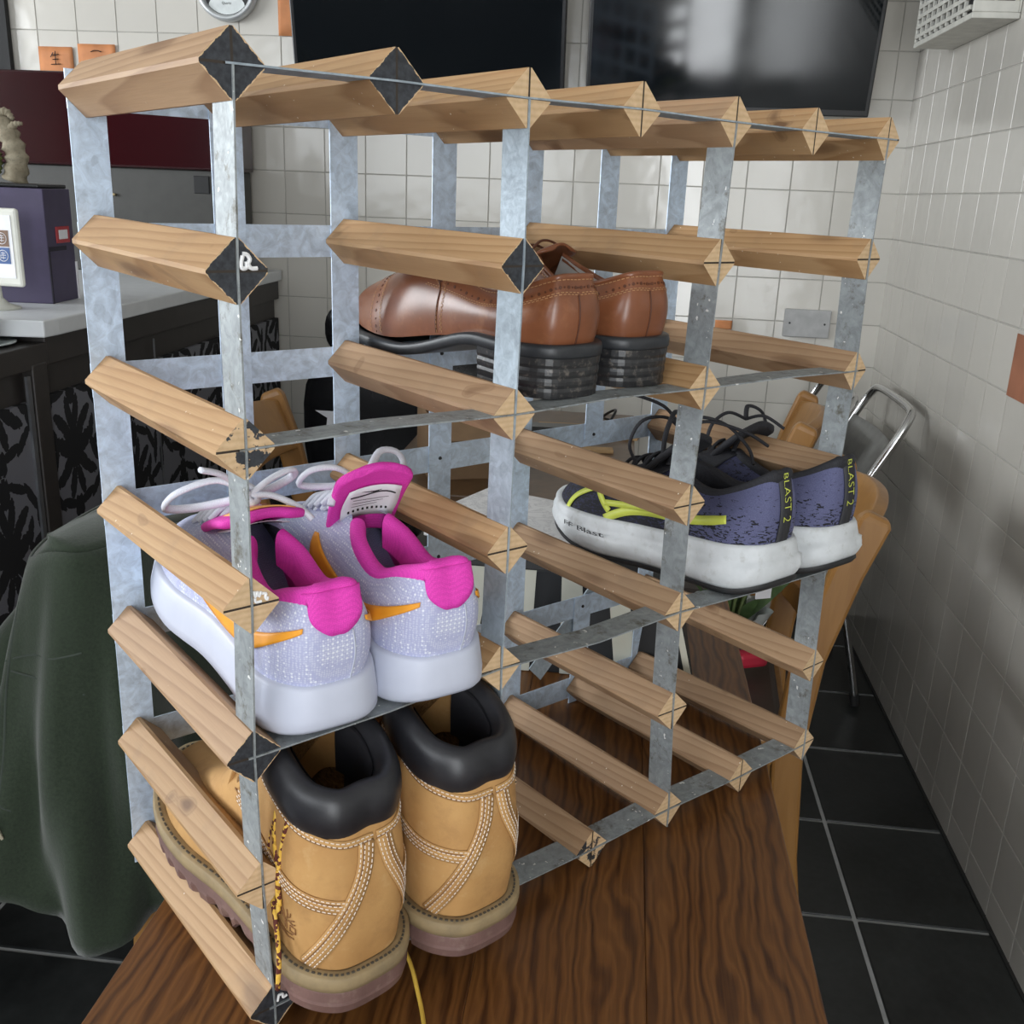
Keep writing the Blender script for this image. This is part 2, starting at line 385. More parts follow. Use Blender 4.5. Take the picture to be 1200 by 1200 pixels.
def galv_mat(name, tint, spots):
    m, nt, b = mk(name); g = NT(nt); c = g.coord('Object', rand=True)
    vo = g.n('ShaderNodeTexVoronoi', {'Vector': c, 'Scale': 170.0}); vo.feature = 'F1'
    n1 = g.noise(c, 70, 5, 0.65, 1.5); n2 = g.noise(c, 320, 3)
    lo, hi = tuple(x*0.74 for x in tint), tuple(min(1, x*1.2) for x in tint)
    col = g.mix(0.68, g.ramp(vo.outputs['Color'], [(0.1, lo), (0.9, hi)]).outputs[0], g.ramp(n1, [(0.35, lo), (0.65, hi)]).outputs[0])
    met = 0.35
    if spots:
        k = g.ramp(g.noise(c, 55, 5, 0.75), [(0.55, 0.0), (0.68, 0.8)]); col = g.mix(k, col, (0.10, 0.085, 0.055))
        k2 = g.ramp(g.noise(c, 150, 2), [(0.70, 0.0), (0.72, 1.0)]); col = g.mix(k2, col, (0.80, 0.80, 0.78))
    g.set(b, 'Base Color', col); setp(b, None, 0.42, met); g.set(b, 'Roughness', g.ramp(n2, [(0.3, 0.48), (0.8, 0.66)]))
    return m
M_galv = galv_mat('galvanised_strip', (0.36, 0.42, 0.47), False)
M_galvb = galv_mat('bright_galvanised_strip', (0.56, 0.67, 0.81), False)
M_galvd = galv_mat('weathered_galvanised_strip', (0.31, 0.335, 0.345), True)
M_black = flat('black_paint', (0.016, 0.017, 0.02), 0.5)
M_wpaint = flat('white_paint', (0.85, 0.85, 0.85), 0.5)
OFFS = [[(2.4,1.7),(0.3,-2.2),(0.7,-1.9),(0.1,1.3),(-2.5,-1.0),(-0.7,1.3),(3.9,-2.5)],[(1.6,2.2),(-1.5,0.4),(-3.7,0.2),(-4.5,0.2),(-4.0,0.3),(-2.1,0.5),(1.2,0.8)],[(-0.4,1.1),(0.2,-2.1),(-2.0,-2.0),(-3.4,-1.4),(-5.5,5.3),(-3.4,1.0),(-0.1,1.4)],[(1.1,2.2),(-3.6,1.1),(-5.6,0.9),(-6.2,0.8),(-5.5,0.9),(-3.5,1.1),(3.7,-4.0)],[(1.5,0.8),(-2.2,-2.0),(-4.9,-0.8),(-9.9,1.0),(-8.9,4.1),(-6.5,7.3),(0.5,2.8)],[(1.0,0.5),(-0.2,-0.2),(-2.1,-0.4),(-2.6,-0.5),(-1.7,-0.4),(0.5,-0.2),(5.7,-0.9)],[(6.3,0.9),(2.4,-1.3),(5.8,-3.0),(1.3,-1.9),(2.2,-1.8),(5.6,-6.7),(8.7,0.6)]]
def node(c, r):   # front joint (rack coordinates, z above the table)
    o = OFFS[c][r]; return Vector((c*S + o[0]/1000, 0, max(H, (6-r)*S + H + o[1]/1000)))
def bnode(c, r): return Vector((c*S, D, (6-r)*S + H))
rack = thing('wine_rack', 'weathered pine and galvanised strip wine rack used as a shoe rack', 'rack', (0, 0, TT), (0, 0, math.pi/4))
# diamond bar with softened long edges, running along +Y
def bar_mesh():
    g = G(); ch = 0.0014; sec = []
    for k in range(4):
        a = math.pi/2*k; x, z = H*math.cos(a), H*math.sin(a); tx, tz = -math.sin(a), math.cos(a)
        f = 1 - ch/H
        sec += [(x*f + tx*(-ch), z*f + tz*(-ch)), (x*f + tx*ch, z*f + tz*ch)]
    n = len(sec); vs = [(x, 0, z) for x, z in sec] + [(x, D, z) for x, z in sec]
    g.add(vs, [(i, n+i, n+(i+1) % n, (i+1) % n) for i in range(n)], 0)
    g.add(vs, [tuple(range(n))], 1); g.add(vs, [tuple(range(n, 2*n))[::-1]], 2)
    return g
bars = {}
BARS = [(c, 0) for c in range(7)] + [(c, r) for c in (0, 2, 4, 6) for r in range(1, 6) if (c, r) != (6, 4)] + [(c, 6) for c in (0, 3, 4, 5, 6)]
PAINTED = {(0,0), (0,1), (1,0), (2,1), (0,4), (0,6)}; WORN = {(0,2), (3,6)}
first = None
for c, r in BARS:
    if first is None: o = first = bar_mesh().obj('bar', [M_pine, M_end, M_end], rack, recalc=True)
    else: o = inst(first, 'bar', rack, (0, 0, 0))
    a, b2 = node(c, r), bnode(c, r); d = (b2 - a)
    o.location = a; o.rotation_euler = (math.atan2(d.z, d.y), 0, -math.atan2(d.x, d.y))
    mats = [M_pine if (c*3+r*5) % 4 else M_pine2, M_endb if (c, r) in PAINTED else M_endw if (c, r) in WORN else M_end]
    if c >= 3 and r >= 3: mats[0] = M_pine2
    for k, m in enumerate(mats): o.material_slots[k].link = 'OBJECT'; o.material_slots[k].material = m
    bars[(c, r)] = o
# front strips: on edge in the saw cuts; verticals in even columns, flats in even rows
SW, ST = 0.0245, 0.0011
def vstrip(c, mat):
    pts = [node(c, r) for r in range(7)]; g = G()
    ys = (-0.0012, SW)
    for a, b2 in zip(pts[:-1], pts[1:]):
        g.add([(p.x + sx*ST/2, y, p.z) for p in (a, b2) for sx in (-1, 1) for y in ys], [(0,1,5,4),(2,6,7,3),(0,4,6,2),(1,3,7,5)])
    p = pts[-1]; g.add([(p.x + sx*ST/2, y, p.z + z) for z in (-H+0.0005, 0) for sx in (-1, 1) for y in ys], [(0,1,5,4),(2,6,7,3),(0,4,6,2),(1,3,7,5),(0,2,3,1)])
    return g.obj('upright_strip', mat, rack, merge=1e-5)
def hstrip(r, mat, ext=0.0):
    pts = [node(c, r) for c in range(7)]; pts[-1] = pts[-1] + Vector((ext, 0, 0)); pts[0] = pts[0] + Vector((-0.004, 0, 0)); g = G()
    ys = (-0.0012, SW)
    for a, b2 in zip(pts[:-1], pts[1:]):
        g.add([(p.x, y, p.z + sz*ST/2) for p in (a, b2) for sz in (-1, 1) for y in ys], [(0,1,5,4),(2,6,7,3),(0,4,6,2),(1,3,7,5)])
    return g.obj('cross_strip', mat, rack, merge=1e-5)
for c in (0, 2, 4, 6): vstrip(c, M_galv if c in (2,) else M_galvd)
for r, ext in ((0, 0.012), (2, 0.003), (4, 0.0), (6, 0.0)): hstrip(r, M_galvd if r else M_galv, ext)
# back lattice: flat strips riveted to the bar ends
BW = 0.0245
def bstrip(a, b2, vert):
    y = D + (0.0016 if vert else 0.0006) if vert else D + 0.0006
    if vert: return G().box((a.x-BW/2, D+0.0002, a.z-0.004), (a.x+BW/2, D+0.0012, b2.z+0.012)).obj('back_upright', M_galvb, rack)
    return G().box((a.x-BW/2, D+0.0012, a.z-BW/2), (b2.x+BW/2, D+0.0022, a.z+BW/2)).obj('back_cross_strip', M_galvb, rack)
for c in range(7):
    if c == 5:   # this upright is broken away where the running shoes poke through
        bstrip(bnode(c, 3), bnode(c, 0), True); bstrip(bnode(c, 6) - Vector((0, 0, H-0.004)), bnode(c, 5), True)
    else: bstrip(bnode(c, 6) - Vector((0, 0, H-0.004)), bnode(c, 0), True)
for r in range(7): bstrip(bnode(0, r), bnode(4 if r == 4 else 6, r), False)
G().bar(bnode(4, 6)+Vector((0.035, 0.004, 0.03)), bnode(5, 5)+Vector((0.02, 0.004, 0.01)), 0.0012, BW, up=(0.6,0,-0.7)).obj('bent_strip', M_galv, rack)
M_nail = flat('dark_nail', (0.05, 0.05, 0.05), 0.4, 0.8)
npro = None
for c in range(7):
    for r in range(7):
        if (c, r) in bars: continue
        p = bnode(c, r)
        if npro is None: npro = G().lathe([(0, -0.0016), (0.0014, -0.0012), (0.002, 0.0004), (0, 0.0006)], 8, axis='y').obj('rivet', M_nail, rack)
        o = npro if (c, r) == (1, 1) else inst(npro, 'rivet', rack, (0,0,0))
        o.location = (p.x, D+0.0002, p.z)
# hand painted white marks on bar ends
def scribble(c, r, strokes, w=0.0012):
    g = G()
    for st in strokes: g.tube([(x, -0.0004, z) for x, z in smooth_path(st, 14)], w, 6, flatn=1)
    return g.obj('white_mark', M_wpaint, bars[(c, r)])
mm = 0.001
scribble(0, 1, [[(3*mm, 8*mm), (2*mm, 4*mm), (2.5*mm, 1.5*mm), (5*mm, 2*mm), (5*mm, 5*mm)], [(3*mm, 9*mm), (5.5*mm, 8.5*mm), (7*mm, 6*mm), (6*mm, 4*mm), (7.5*mm, 1.5*mm), (11*mm, 1.5*mm)]])
scribble(0, 3, [[(1.5*mm, 9*mm), (2.5*mm, 5*mm), (3.5*mm, 8.5*mm), (4.5*mm, 5*mm), (6*mm, 8*mm)], [(2*mm, 4.5*mm), (2.5*mm, 2*mm), (6*mm, 1.8*mm)], [(6.5*mm, 6.5*mm), (9*mm, 6*mm), (8.5*mm, 4*mm), (9.5*mm, 2*mm), (10*mm, 4*mm)]], 0.0009)
scribble(0, 6, [[(2*mm, 3*mm), (3*mm, 7*mm), (3.4*mm, 7.4*mm), (6*mm, 7*mm)], [(6*mm, 7*mm), (6.2*mm, 4*mm), (9*mm, 4.5*mm)]], 0.0009)
# ------------------------------------------------------------------ shoes
YF = [0, .018, .11, .27, .45, .64, .81, .945, 1.0]
class Shoe:
    """lofted shoe: a closed net of stations (0 heel, 8 toe; 1-7 left side, 9-15 right side), local +Y to the toe"""
    def __init__(s, name, label, cat, group, loc, yaw, pitch, L, W, lat_left, zb, top, prof, hw=None, inset=0.94, roll=0, toe_in=0.035):
        a = math.pi/4
        x, y, z = loc; q = math.sqrt(.5)
        s.root = thing(name, label, cat, (q*(x-y), q*(x+y), TT + z), (0, 0, 0), group)
        s.root.rotation_euler = (Matrix.Rotation(a + yaw, 4, 'Z') @ Matrix.Rotation(pitch, 4, 'X') @ Matrix.Rotation(roll, 4, 'Y')).to_euler()
        s.L, s.W = L, W
        lat = (hw or {}).get('lat', [0, .20, .335, .34, .385, .485, .455, .27, 0]); med = (hw or {}).get('med', [0, .20, .335, .315, .335, .45, .455, .285, 0])
        le, ri = (lat, med) if lat_left else (med, lat); sg = 1 if lat_left else -1
        cx = [0, 0, 0, 0.005, .01, .02, .03, toe_in, toe_in]
        idx = list(range(9)) + [-k for k in range(7, 0, -1)]
        s.B, s.T, s.e = [], [], []
        for k in idx:
            i = abs(k); side = -1 if k >= 0 else 1
            hwv = (le if side < 0 else ri)[i] * W
            c = cx[i] * W * sg
            s.B.append((c + side*hwv, YF[i]*L, zb[i]))
            tx, ty, tz = top[i]; s.T.append((c*0.8 + side*tx*W, ty*L, tz)); s.e.append((prof[i],))
        s.inset = inset; s.zb = zb
    def out(s, u, off=0.0, inset=False):
        b = cr(s.B, u % 1, True); e = 1e-3; p, q = cr(s.B, (u+e) % 1, True), cr(s.B, (u-e) % 1, True)
        t = Vector((p[0]-q[0], p[1]-q[1], 0)); t = t.normalized() if t.length > 1e-9 else Vector((1, 0, 0))
        n = Vector((-t.y, t.x, 0)) * 1.0
        return Vector(b) + n*off, n
    def f(s, u, v):
        """upper surface point"""
        b, n = s.out(u, -0.0035); t = Vector(cr(s.T, u % 1, True)); e = cr(s.e, u % 1, True)[0]; e = max(0, min(1, e))
        c, sn = math.cos(v*R90), math.sin(v*R90)
        hh = (1-c)*e + (1-e)*(v**2.0); zz = sn*e + (1-e)*v
        p = b + (t-b)*hh; p.z = b.z + (t.z-b.z)*zz
        return p + n*(math.sin(math.pi*min(1, v*1.05))*0.004*(1-e))
    def nrm(s, u, v):
        e = 2e-3; v = max(0.01, min(0.97, v))
        a = s.f(u+e, v)-s.f(u-e, v); b = s.f(u, v+e)-s.f(u, v-e); n = a.cross(b)
        n = n.normalized() if n.length > 1e-12 else Vector((0, 0, 1))
        return -n if n.dot(s.f(u, v) - Vector((0, s.f(u, v).y*0.92 + 0.03*s.L, s.zb[0]))) < 0 else n
    def on(s, u, v, off=0.0006): return s.f(u, v) + s.nrm(u, v)*off
    def upper(s, mats, nu=96, nv=16, name='upper'):
        return G().grid(lambda a, b: s.f(a, b), nu, nv, cu=True).obj(name, mats, s.root, smooth=True, merge=2e-5)
    def sole(s, name, mat, levels, zf, mod=None, nu=112, cap=True, parent=None, top=False, smooth=True):
        """levels: list of (outward offset, height 0..1 between zf bottom and base)"""
        g = G(); nl = len(levels); rows = []
        for i in range(nu):
            u = i/nu; r = []
            for off, h in levels:
                d = mod(u, h) if mod else 0
                p, n = s.out(u, off + d); zl, zh = zf(p.y/s.L); p.z = zl + (zh-zl)*h; r.append(p)
            rows.append(r)
        vs = [p for r in rows for p in r]
        fs = [(i*nl+j, i*nl+j+1, ((i+1) % nu)*nl+j+1, ((i+1) % nu)*nl+j) for i in range(nu) for j in range(nl-1)]
        g.add(vs, fs)
        half = nu//2
        def strip(j, flip):
            for i in range(0, half):
                a, b = i, i+1; c, d = (nu-i-1) % nu, (nu-i) % nu
                q = (a*nl+j, b*nl+j, c*nl+j, d*nl+j)
                q = tuple(dict.fromkeys(q))
                if len(q) > 2: fs2.append(q if not flip else q[::-1])
        fs2 = []
        if cap: strip(0, False)
        if top: strip(nl-1, True)
        g.f += fs2; g.mi += [0]*len(fs2)
        return g.obj(name, mat, parent or s.root, smooth=smooth, recalc=True)
    def tn(s, u):
        e = 2e-3; p, q = Vector(cr(s.T, (u+e) % 1, True)), Vector(cr(s.T, (u-e) % 1, True)); t = p-q; t.z = 0
        t = t.normalized() if t.length > 1e-9 else Vector((1, 0, 0)); return Vector((-t.y, t.x, 0))
    def ring(s, name, mat, u0, u1, prof, nu=48, cover=None, parent=None):
        """cross-section prof (outward, up) swept along the top edge"""
        def fn(a, b):
            u = u0 + (u1-u0)*a; t = Vector(cr(s.T, u % 1, True)); n = s.tn(u); o, z = cr(prof, b)
            return t + n*o + Vector((0, 0, z))
        return G().grid(fn, nu, len(prof)*3).obj(name, mat, parent or s.root, smooth=True)
    def lining(s, mat, u0, u1, depth, thick=0.006, name='lining', zi=None):
        def fn(a, b):
            u = u0 + (u1-u0)*a; t = Vector(cr(s.T, u % 1, True)); n = s.tn(u); bb = cr(s.B, u % 1, True)
            o = -thick - 0.002*b; z = t.z - 0.002 - (t.z - (zi if zi else bb[2]+0.004))*b
            p, nn = s.out(u, -0.011); k = min(1, b*1.15)
            x = (t + n*o); x = x*(1-k) + Vector((p.x, p.y, 0))*k; x.z = z
            return x
        return G().grid(fn, 40, 10).obj(name, mat, s.root, smooth=True)
    def insole(s, mat, z, y1=0.7):
        g = G(); rows = []
        for k in range(13):
            u = 0.004 + 0.30*k/12
            a, _ = s.out(u, -0.009); b, _ = s.out(1-u, -0.009); a.z = b.z = z; rows.append((a, b))
        g.add([p for r in rows for p in r], [(2*i, 2*i+1, 2*i+3, 2*i+2) for i in range(12)])
        return g.obj('insole', mat, s.root, recalc=True)
    def ribbon(s, name, mat, path, w, off=0.0007, n=24, parent=None, taper=None):
        pts = [cr(path, i/(n-1)) for i in range(n)]; P = [s.on(u, v, off) for u, v in pts]; vs = []
        for i, (u, v) in enumerate(pts):
            t = (P[min(i+1, n-1)]-P[max(i-1, 0)]).normalized(); sd = s.nrm(u, v).cross(t).normalized()
            ww = w*(taper(i/(n-1)) if taper else 1)
            vs += [P[i]+sd*ww/2, P[i]-sd*ww/2]
        return G().add(vs, [(2*i, 2*i+1, 2*i+3, 2*i+2) for i in range(n-1)]).obj(name, mat, parent or s.root, smooth=True, solid=0.0006, soff=0)
    def stitch(s, name, mat, path, rows, pitch=0.0034, dash=0.0021, wd=0.0008, off=0.0012, parent=None):
        """rows of short raised stitches along a path; rows = lateral offsets"""
        n = 60; pts = [cr(path, i/(n-1)) for i in range(n)]; P = [s.on(u, v, off) for u, v in pts]; N = [s.nrm(u, v) for u, v in pts]
        cum = [0]
        for i in range(1, n): cum.append(cum[-1] + (P[i]-P[i-1]).length)
        g = G()
        for ri, r in enumerate(rows):
            d = (ri % 2)*pitch/2
            while d + dash < cum[-1]:
                m = []
                for q in (d, d+dash):
                    i = max(0, min(n-2, next((k for k in range(n-1) if cum[k+1] >= q), n-2))); fr = (q-cum[i])/max(1e-9, cum[i+1]-cum[i])
                    t = (P[i+1]-P[i]).normalized(); sd = N[i].cross(t).normalized(); m.append((P[i].lerp(P[i+1], fr)+sd*r, sd, N[i]))
                (a, sa, na), (b, sb, nb2) = m; h = wd/2
                g.add([a+sa*h, a-sa*h, b-sb*h, b+sb*h, a+na*h, b+nb2*h], [(0, 1, 4), (2, 3, 5), (1, 2, 5, 4), (3, 0, 4, 5), (0, 3, 2, 1)])
                d += pitch
        return g.obj(name, mat, parent or s.root)
    def patch(s, name, mat, lo, hi, off=0.0008, n=24, m=6, parent=None, solid=0.0008):
        """panel between two uv edge curves"""
        def fn(a, b):
            p, q = cr(lo, a), cr(hi, a); return s.on(p[0]+(q[0]-p[0])*b, p[1]+(q[1]-p[1])*b, off)
        return G().grid(fn, n, m).obj(name, mat, parent or s.root, smooth=True, solid=solid, soff=0)
    def frame(s, u, v, ang=0.0):
        e = 1e-3; Pu = (s.f(u+e, v)-s.f(u-e, v))/(2*e); Pv = (s.f(u, v+e)-s.f(u, v-e))/(2*e); n = s.nrm(u, v)
        up = Vector((0, 0, 1)); up = (up - n*up.dot(n)).normalized(); rt = up.cross(n).normalized()
        ca, sa = math.cos(ang), math.sin(ang); r2 = rt*ca + up*sa; u2 = up*ca - rt*sa
        A11, A12, A22 = Pu.dot(Pu), Pu.dot(Pv), Pv.dot(Pv); det = A11*A22 - A12*A12
        def sol(d): b1, b2 = Pu.dot(d), Pv.dot(d); return ((A22*b1-A12*b2)/det, (A11*b2-A12*b1)/det)
        return sol(r2), sol(u2)
    def decal(s, name, mat, u, v, shapes, ang=0.0, off=0.001, parent=None):
        """shapes: (verts2d, faces) in metres laid on the surface"""
        (ru, rv), (uu, uv) = s.frame(u, v, ang); vs, fs = shapes
        g = G().add([s.on(u + x*ru + y*uu, v + x*rv + y*uv, off) for x, y in vs], fs)
        return g.obj(name, mat, parent or s.root)
    def strokes(s, name, mat, u, v, lines, r=0.0005, ang=0.0, parent=None, off=0.0004):
        (ru, rv), (uu, uv) = s.frame(u, v, ang); g = G()
        for ln in lines: g.tube([s.on(u + x*ru + y*uu, v + x*rv + y*uv, off) for x, y in ln], r, 5)
        return g.obj(name, mat, parent or s.root)
def text2d(txt, size, bold=0.0, spacing=1.0, outline=False):
    cu = bpy.data.curves.new('lettering', 'FONT'); cu.body = txt; cu.size = size; cu.align_x = 'CENTER'; cu.align_y = 'CENTER'; cu.offset = bold; cu.space_character = spacing; cu.resolution_u = 3
    o = bpy.data.objects.new('lettering', cu); COL.objects.link(o)
    me = bpy.data.meshes.new_from_object(o.evaluated_get(bpy.context.evaluated_depsgraph_get()))
    r = ([(v.co.x, v.co.y) for v in me.vertices], [tuple(p.vertices) for p in me.polygons])
    bpy.data.objects.remove(o); bpy.data.curves.remove(cu); bpy.data.meshes.remove(me)
    return r
def lace(root, name, mat, lines, r=0.0022, n=28, fl=0.6):
    g = G()
    for ln in lines: g.tube(smooth_path(ln, n), r, 7, flatn=fl)
    return g.obj(name, mat, root, smooth=True)
def tongue_plate(s, name, mats, y0, z0, y1, z1, w0, w1, th=0.006, curl=0.006, bend=0.0):
    """curved tongue rising from (y0,z0) to (y1,z1)"""
    def mid(a, b):
        w = (w0 + (w1-w0)*a)*(1 if a < .85 else math.sqrt(max(0.02, 1-((a-.85)/.16)**2))); x = (b-.5)*w
        return Vector((x, y0+(y1-y0)*a + bend*math.sin(a*math.pi), z0+(z1-z0)*a - curl*(2*(b-.5))**2))
    return G().grid(lambda a, b: mid(a, b), 16, 11).obj(name, mats, s.root, smooth=True, solid=th, soff=0, sub=1)
# --- materials
def knit_mat(name, a, b2, scale=700, dots=None, rough=0.75):
    m, nt, b = mk(name); g = NT(nt); c = g.coord('Object')
    vo = g.n('ShaderNodeTexVoronoi', {'Vector': c, 'Scale': float(scale)}); vo.inputs['Randomness'].default_value = 0.35
    nz = g.noise(c, 60, 3)
    col = g.mix(g.ramp(vo.outputs['Distance'], [(0.25, 0.0), (0.55, 1.0)]), a, b2)
    col = g.mix(g.math('MULTIPLY', g.ramp(nz, [(0.4, 0.0), (0.65, 1.0)]), 0.35), col, tuple(0.5*(x+y) for x, y in zip(a, b2)))
    if dots:
        v2 = g.n('ShaderNodeTexVoronoi', {'Vector': c, 'Scale': float(scale)*0.5}); v2.inputs['Randomness'].default_value = 0.2
        col = g.mix(g.ramp(v2.outputs['Distance'], [(0.2, 1.0), (0.3, 0.0)]), col, dots)
    g.set(b, 'Base Color', col); setp(b, None, rough); g.set(b, 'Normal', g.bump(vo.outputs['Distance'], 0.35, 0.0008))
    return m
def leather_mat(name, a, b2, rough, scale=18, wear=None, spec=0.5, bump=0.15):
    m, nt, b = mk(name); g = NT(nt); c = g.coord('Object', rand=True)
    n1 = g.noise(c, scale, 5, 0.6); n2 = g.noise(c, 420, 3); n3 = g.noise(c, scale*2.4, 4, 0.65)
    col = g.ramp(n1, [(0.32, a), (0.68, b2)]).outputs[0]
    if wear: col = g.mix(g.math('MULTIPLY', g.ramp(n3, [(0.55, 0.0), (0.72, 1.0)]), 0.6), col, wear)
    g.set(b, 'Base Color', col); setp(b, None, rough); b.inputs['Specular IOR Level'].default_value = spec
    g.set(b, 'Normal', g.bump(n2, bump, 0.0004))
    return m
M_knitw = knit_mat('pale_lilac_knit', (0.60, 0.62, 0.76), (0.43, 0.45, 0.66), 620, dots=(0.78, 0.80, 0.88))
M_midw = flat('white_foam', (0.55, 0.58, 0.69), 0.5, var=0.02)
M_pink = knit_mat('hot_pink_mesh', (0.90, 0.065, 0.55), (0.72, 0.04, 0.42), 1100, rough=0.7)
M_orange = flat('orange_print', (0.88, 0.36, 0.025), 0.5)
M_lacew = knit_mat('white_lace', (0.84, 0.86, 0.92), (0.66, 0.68, 0.78), 1500)
M_label = flat('white_woven_label', (0.80, 0.80, 0.84), 0.6, var=0.02)
M_ink = flat('black_ink', (0.01, 0.01, 0.012), 0.5)
M_magenta = flat('magenta_print', (0.66, 0.04, 0.30), 0.5)
M_foot = flat('yellow_insole', (0.50, 0.33, 0.05), 0.7)
M_lilac = knit_mat('lilac_lining', (0.45, 0.45, 0.66), (0.30, 0.31, 0.50), 900)
GR = 'pair of {} on the rack'
def trainer(label, loc, yaw, pitch, lat_left, tongue_fwd, tie):
    L, W = 0.276, 0.100
    zb = [.034, .034, .033, .032, .031, .030, .030, .033, .036]
    top = [(0, .030, .098), (.15, .032, .098), (.225, .12, .088), (.235, .24, .074), (.215, .37, .084), (.10, .47, .092), (.035, .60, .079), (.01, .76, .066), (0, .84, .060)]
    s = Shoe('running_trainer', label, 'shoe', GR.format('white and pink trainers'), loc, yaw, pitch, L, W, lat_left, zb, top, [0, 0, .05, .15, .35, .65, .9, 1, 1],
             hw={'lat': [0, .23, .385, .375, .39, .485, .455, .27, 0], 'med': [0, .23, .385, .345, .345, .45, .455, .285, 0]})
    up = s.upper(M_knitw)
    zf = lambda y: (0.001 + 0.018*max(0, (y-.62)/.38)**2 + 0.004*max(0, (.08-y)/.08)**2, 0.036 - 0.002*y + .004*max(0, (y-.9)/.1))
    s.sole('midsole', M_midw, [(-.010, 0), (.002, .01), (.0046, .10), (.0045, .32), (.0022, .72), (.0008, .93), (-.0006, 1.0), (-.005, 1.0)], zf)
    s.ring('collar', M_pink, -.285, .285, [(.0008, -.013), (.0022, -.006), (.001, .001), (-.003, .0035), (-.008, .0015), (-.010, -.006), (-.009, -.022)])
    s.lining(M_pink, -.285, .285, .04, .009)
    s.insole(M_foot, .040)
    G().grid(lambda a, b: ((a-.5)*.064, .125+.050*b+.006*abs(a-.5), .040+.050*b-.030*(2*(a-.5))**2*b), 9, 5).obj('vamp_lining', M_lilac, s.root, smooth=True)
    # heel tab
    tb = s.patch('heel_tab', M_pink, [(-.062, .93), (-.05, .72), (-.02, .585), (0, .575), (.02, .585), (.05, .72), (.062, .93)], [(-.075, 1.0), (-.05, 1.0), (-.02, 1.0), (0, 1.0), (.02, 1.0), (.05, 1.0), (.075, 1.0)], .0016, 30, 6, solid=.002)
    s.ribbon('seam', M_midw, [(-.03, .58), (-.033, .3), (-.028, .02)], .0012, .0006)
    # swoosh both sides
    for sg in (1, -1):
        q = lambda u: u if sg > 0 else 1-u
        s.patch('side_flash', M_orange, [(q(.062), .62), (q(.11), .47), (q(.17), .22), (q(.225), .12), (q(.27), .25), (q(.295), .60)], [(q(.062), .67), (q(.11), .60), (q(.17), .50), (q(.215), .42), (q(.255), .47), (q(.29), .62)], .0011, 26, 5)
    # tongue
    ty0, tz0, ty1, tz1 = (.165, .086, .104, .112) if tongue_fwd else (.142, .074, .108, .136)
    t = tongue_plate(s, 'tongue', [M_pink], ty0, tz0, ty1, tz1, .054, .064, .007, .005, .004)
    def tp(a, x, off):
        y0, z0, y1, z1 = ty0, tz0, ty1, tz1
        d = Vector((0, y1-y0, z1-z0)); n = Vector((0, -(z1-z0), (y1-y0))).normalized()*(-1)
        w = .055; c = .006*(2*x/w)**2
        return Vector((x, y0, z0)) + d*a + Vector((0, .004*math.sin(a*math.pi), -c)) + n*off
    # outer tab with lettering (front face)
    G().grid(lambda a, b: tp(.62+.30*a, (b-.5)*.044, .0050), 6, 8).obj('tongue_tab', M_orange2, t, smooth=True, solid=.001)
    vs, fs = text2d('NIKE', .010, .0003)
    G().add([tp(.77 + y/.07, -x, .0058) for x, y in vs], fs).obj('tab_lettering', M_magenta, t)
    # woven label (inner face)
    G().grid(lambda a, b: tp(.30+.46*a, (b-.5)*(.046-.008*abs(a-.5)), -.0058), 6, 8).obj('size_label', M_label, t, smooth=True, solid=.0006)
    g = G(); lx = lambda x, a: tp(a, x, -.0064)
    g.tube([lx(-.018+.036*k/9, .645-.02*math.sin(k*.7)) for k in range(10)], .0007, 5)
    g.tube([lx(x, a) for x, a in ((.006, .69), (.001, .665), (-.003, .668), (-.010, .69))], [.0002, .0008, .0006, .0002], 5)
    for k in range(9): g.box(tuple(lx(-.016+.0038*k, .42)-Vector((.0008, .0002, .0016))), tuple(lx(-.016+.0038*k, .42)+Vector((.0008, .0002, .0016))))
    for k in range(3): g.tube([lx(-.015, .58-.05*k), lx(.014-.004*k, .58-.05*k)], .00016, 4)
    g.obj('label_print', M_ink, t)
    # laces: crossings over the throat, then the bow
    cross = []
    for k in range(4):
        y = .150 + k*.015; z = .097 - k*.0065; w = .017 - .001*k
        cross.append([(-w-.003, y, z-.008), (-w*.5, y+.004, z+.001), (w*.5, y+.010, z+.001), (w+.003, y+.014, z-.009)])
        cross.append([(w+.003, y, z-.008), (w*.5, y+.004, z+.002), (-w*.5, y+.010, z+.002), (-w-.003, y+.014, z-.009)])
    lace(s.root, 'lace', M_lacew, cross + tie, .0032, 26, .7)
    return s
M_orange2 = flat('apricot_tab', (0.90, 0.48, 0.14), 0.55)
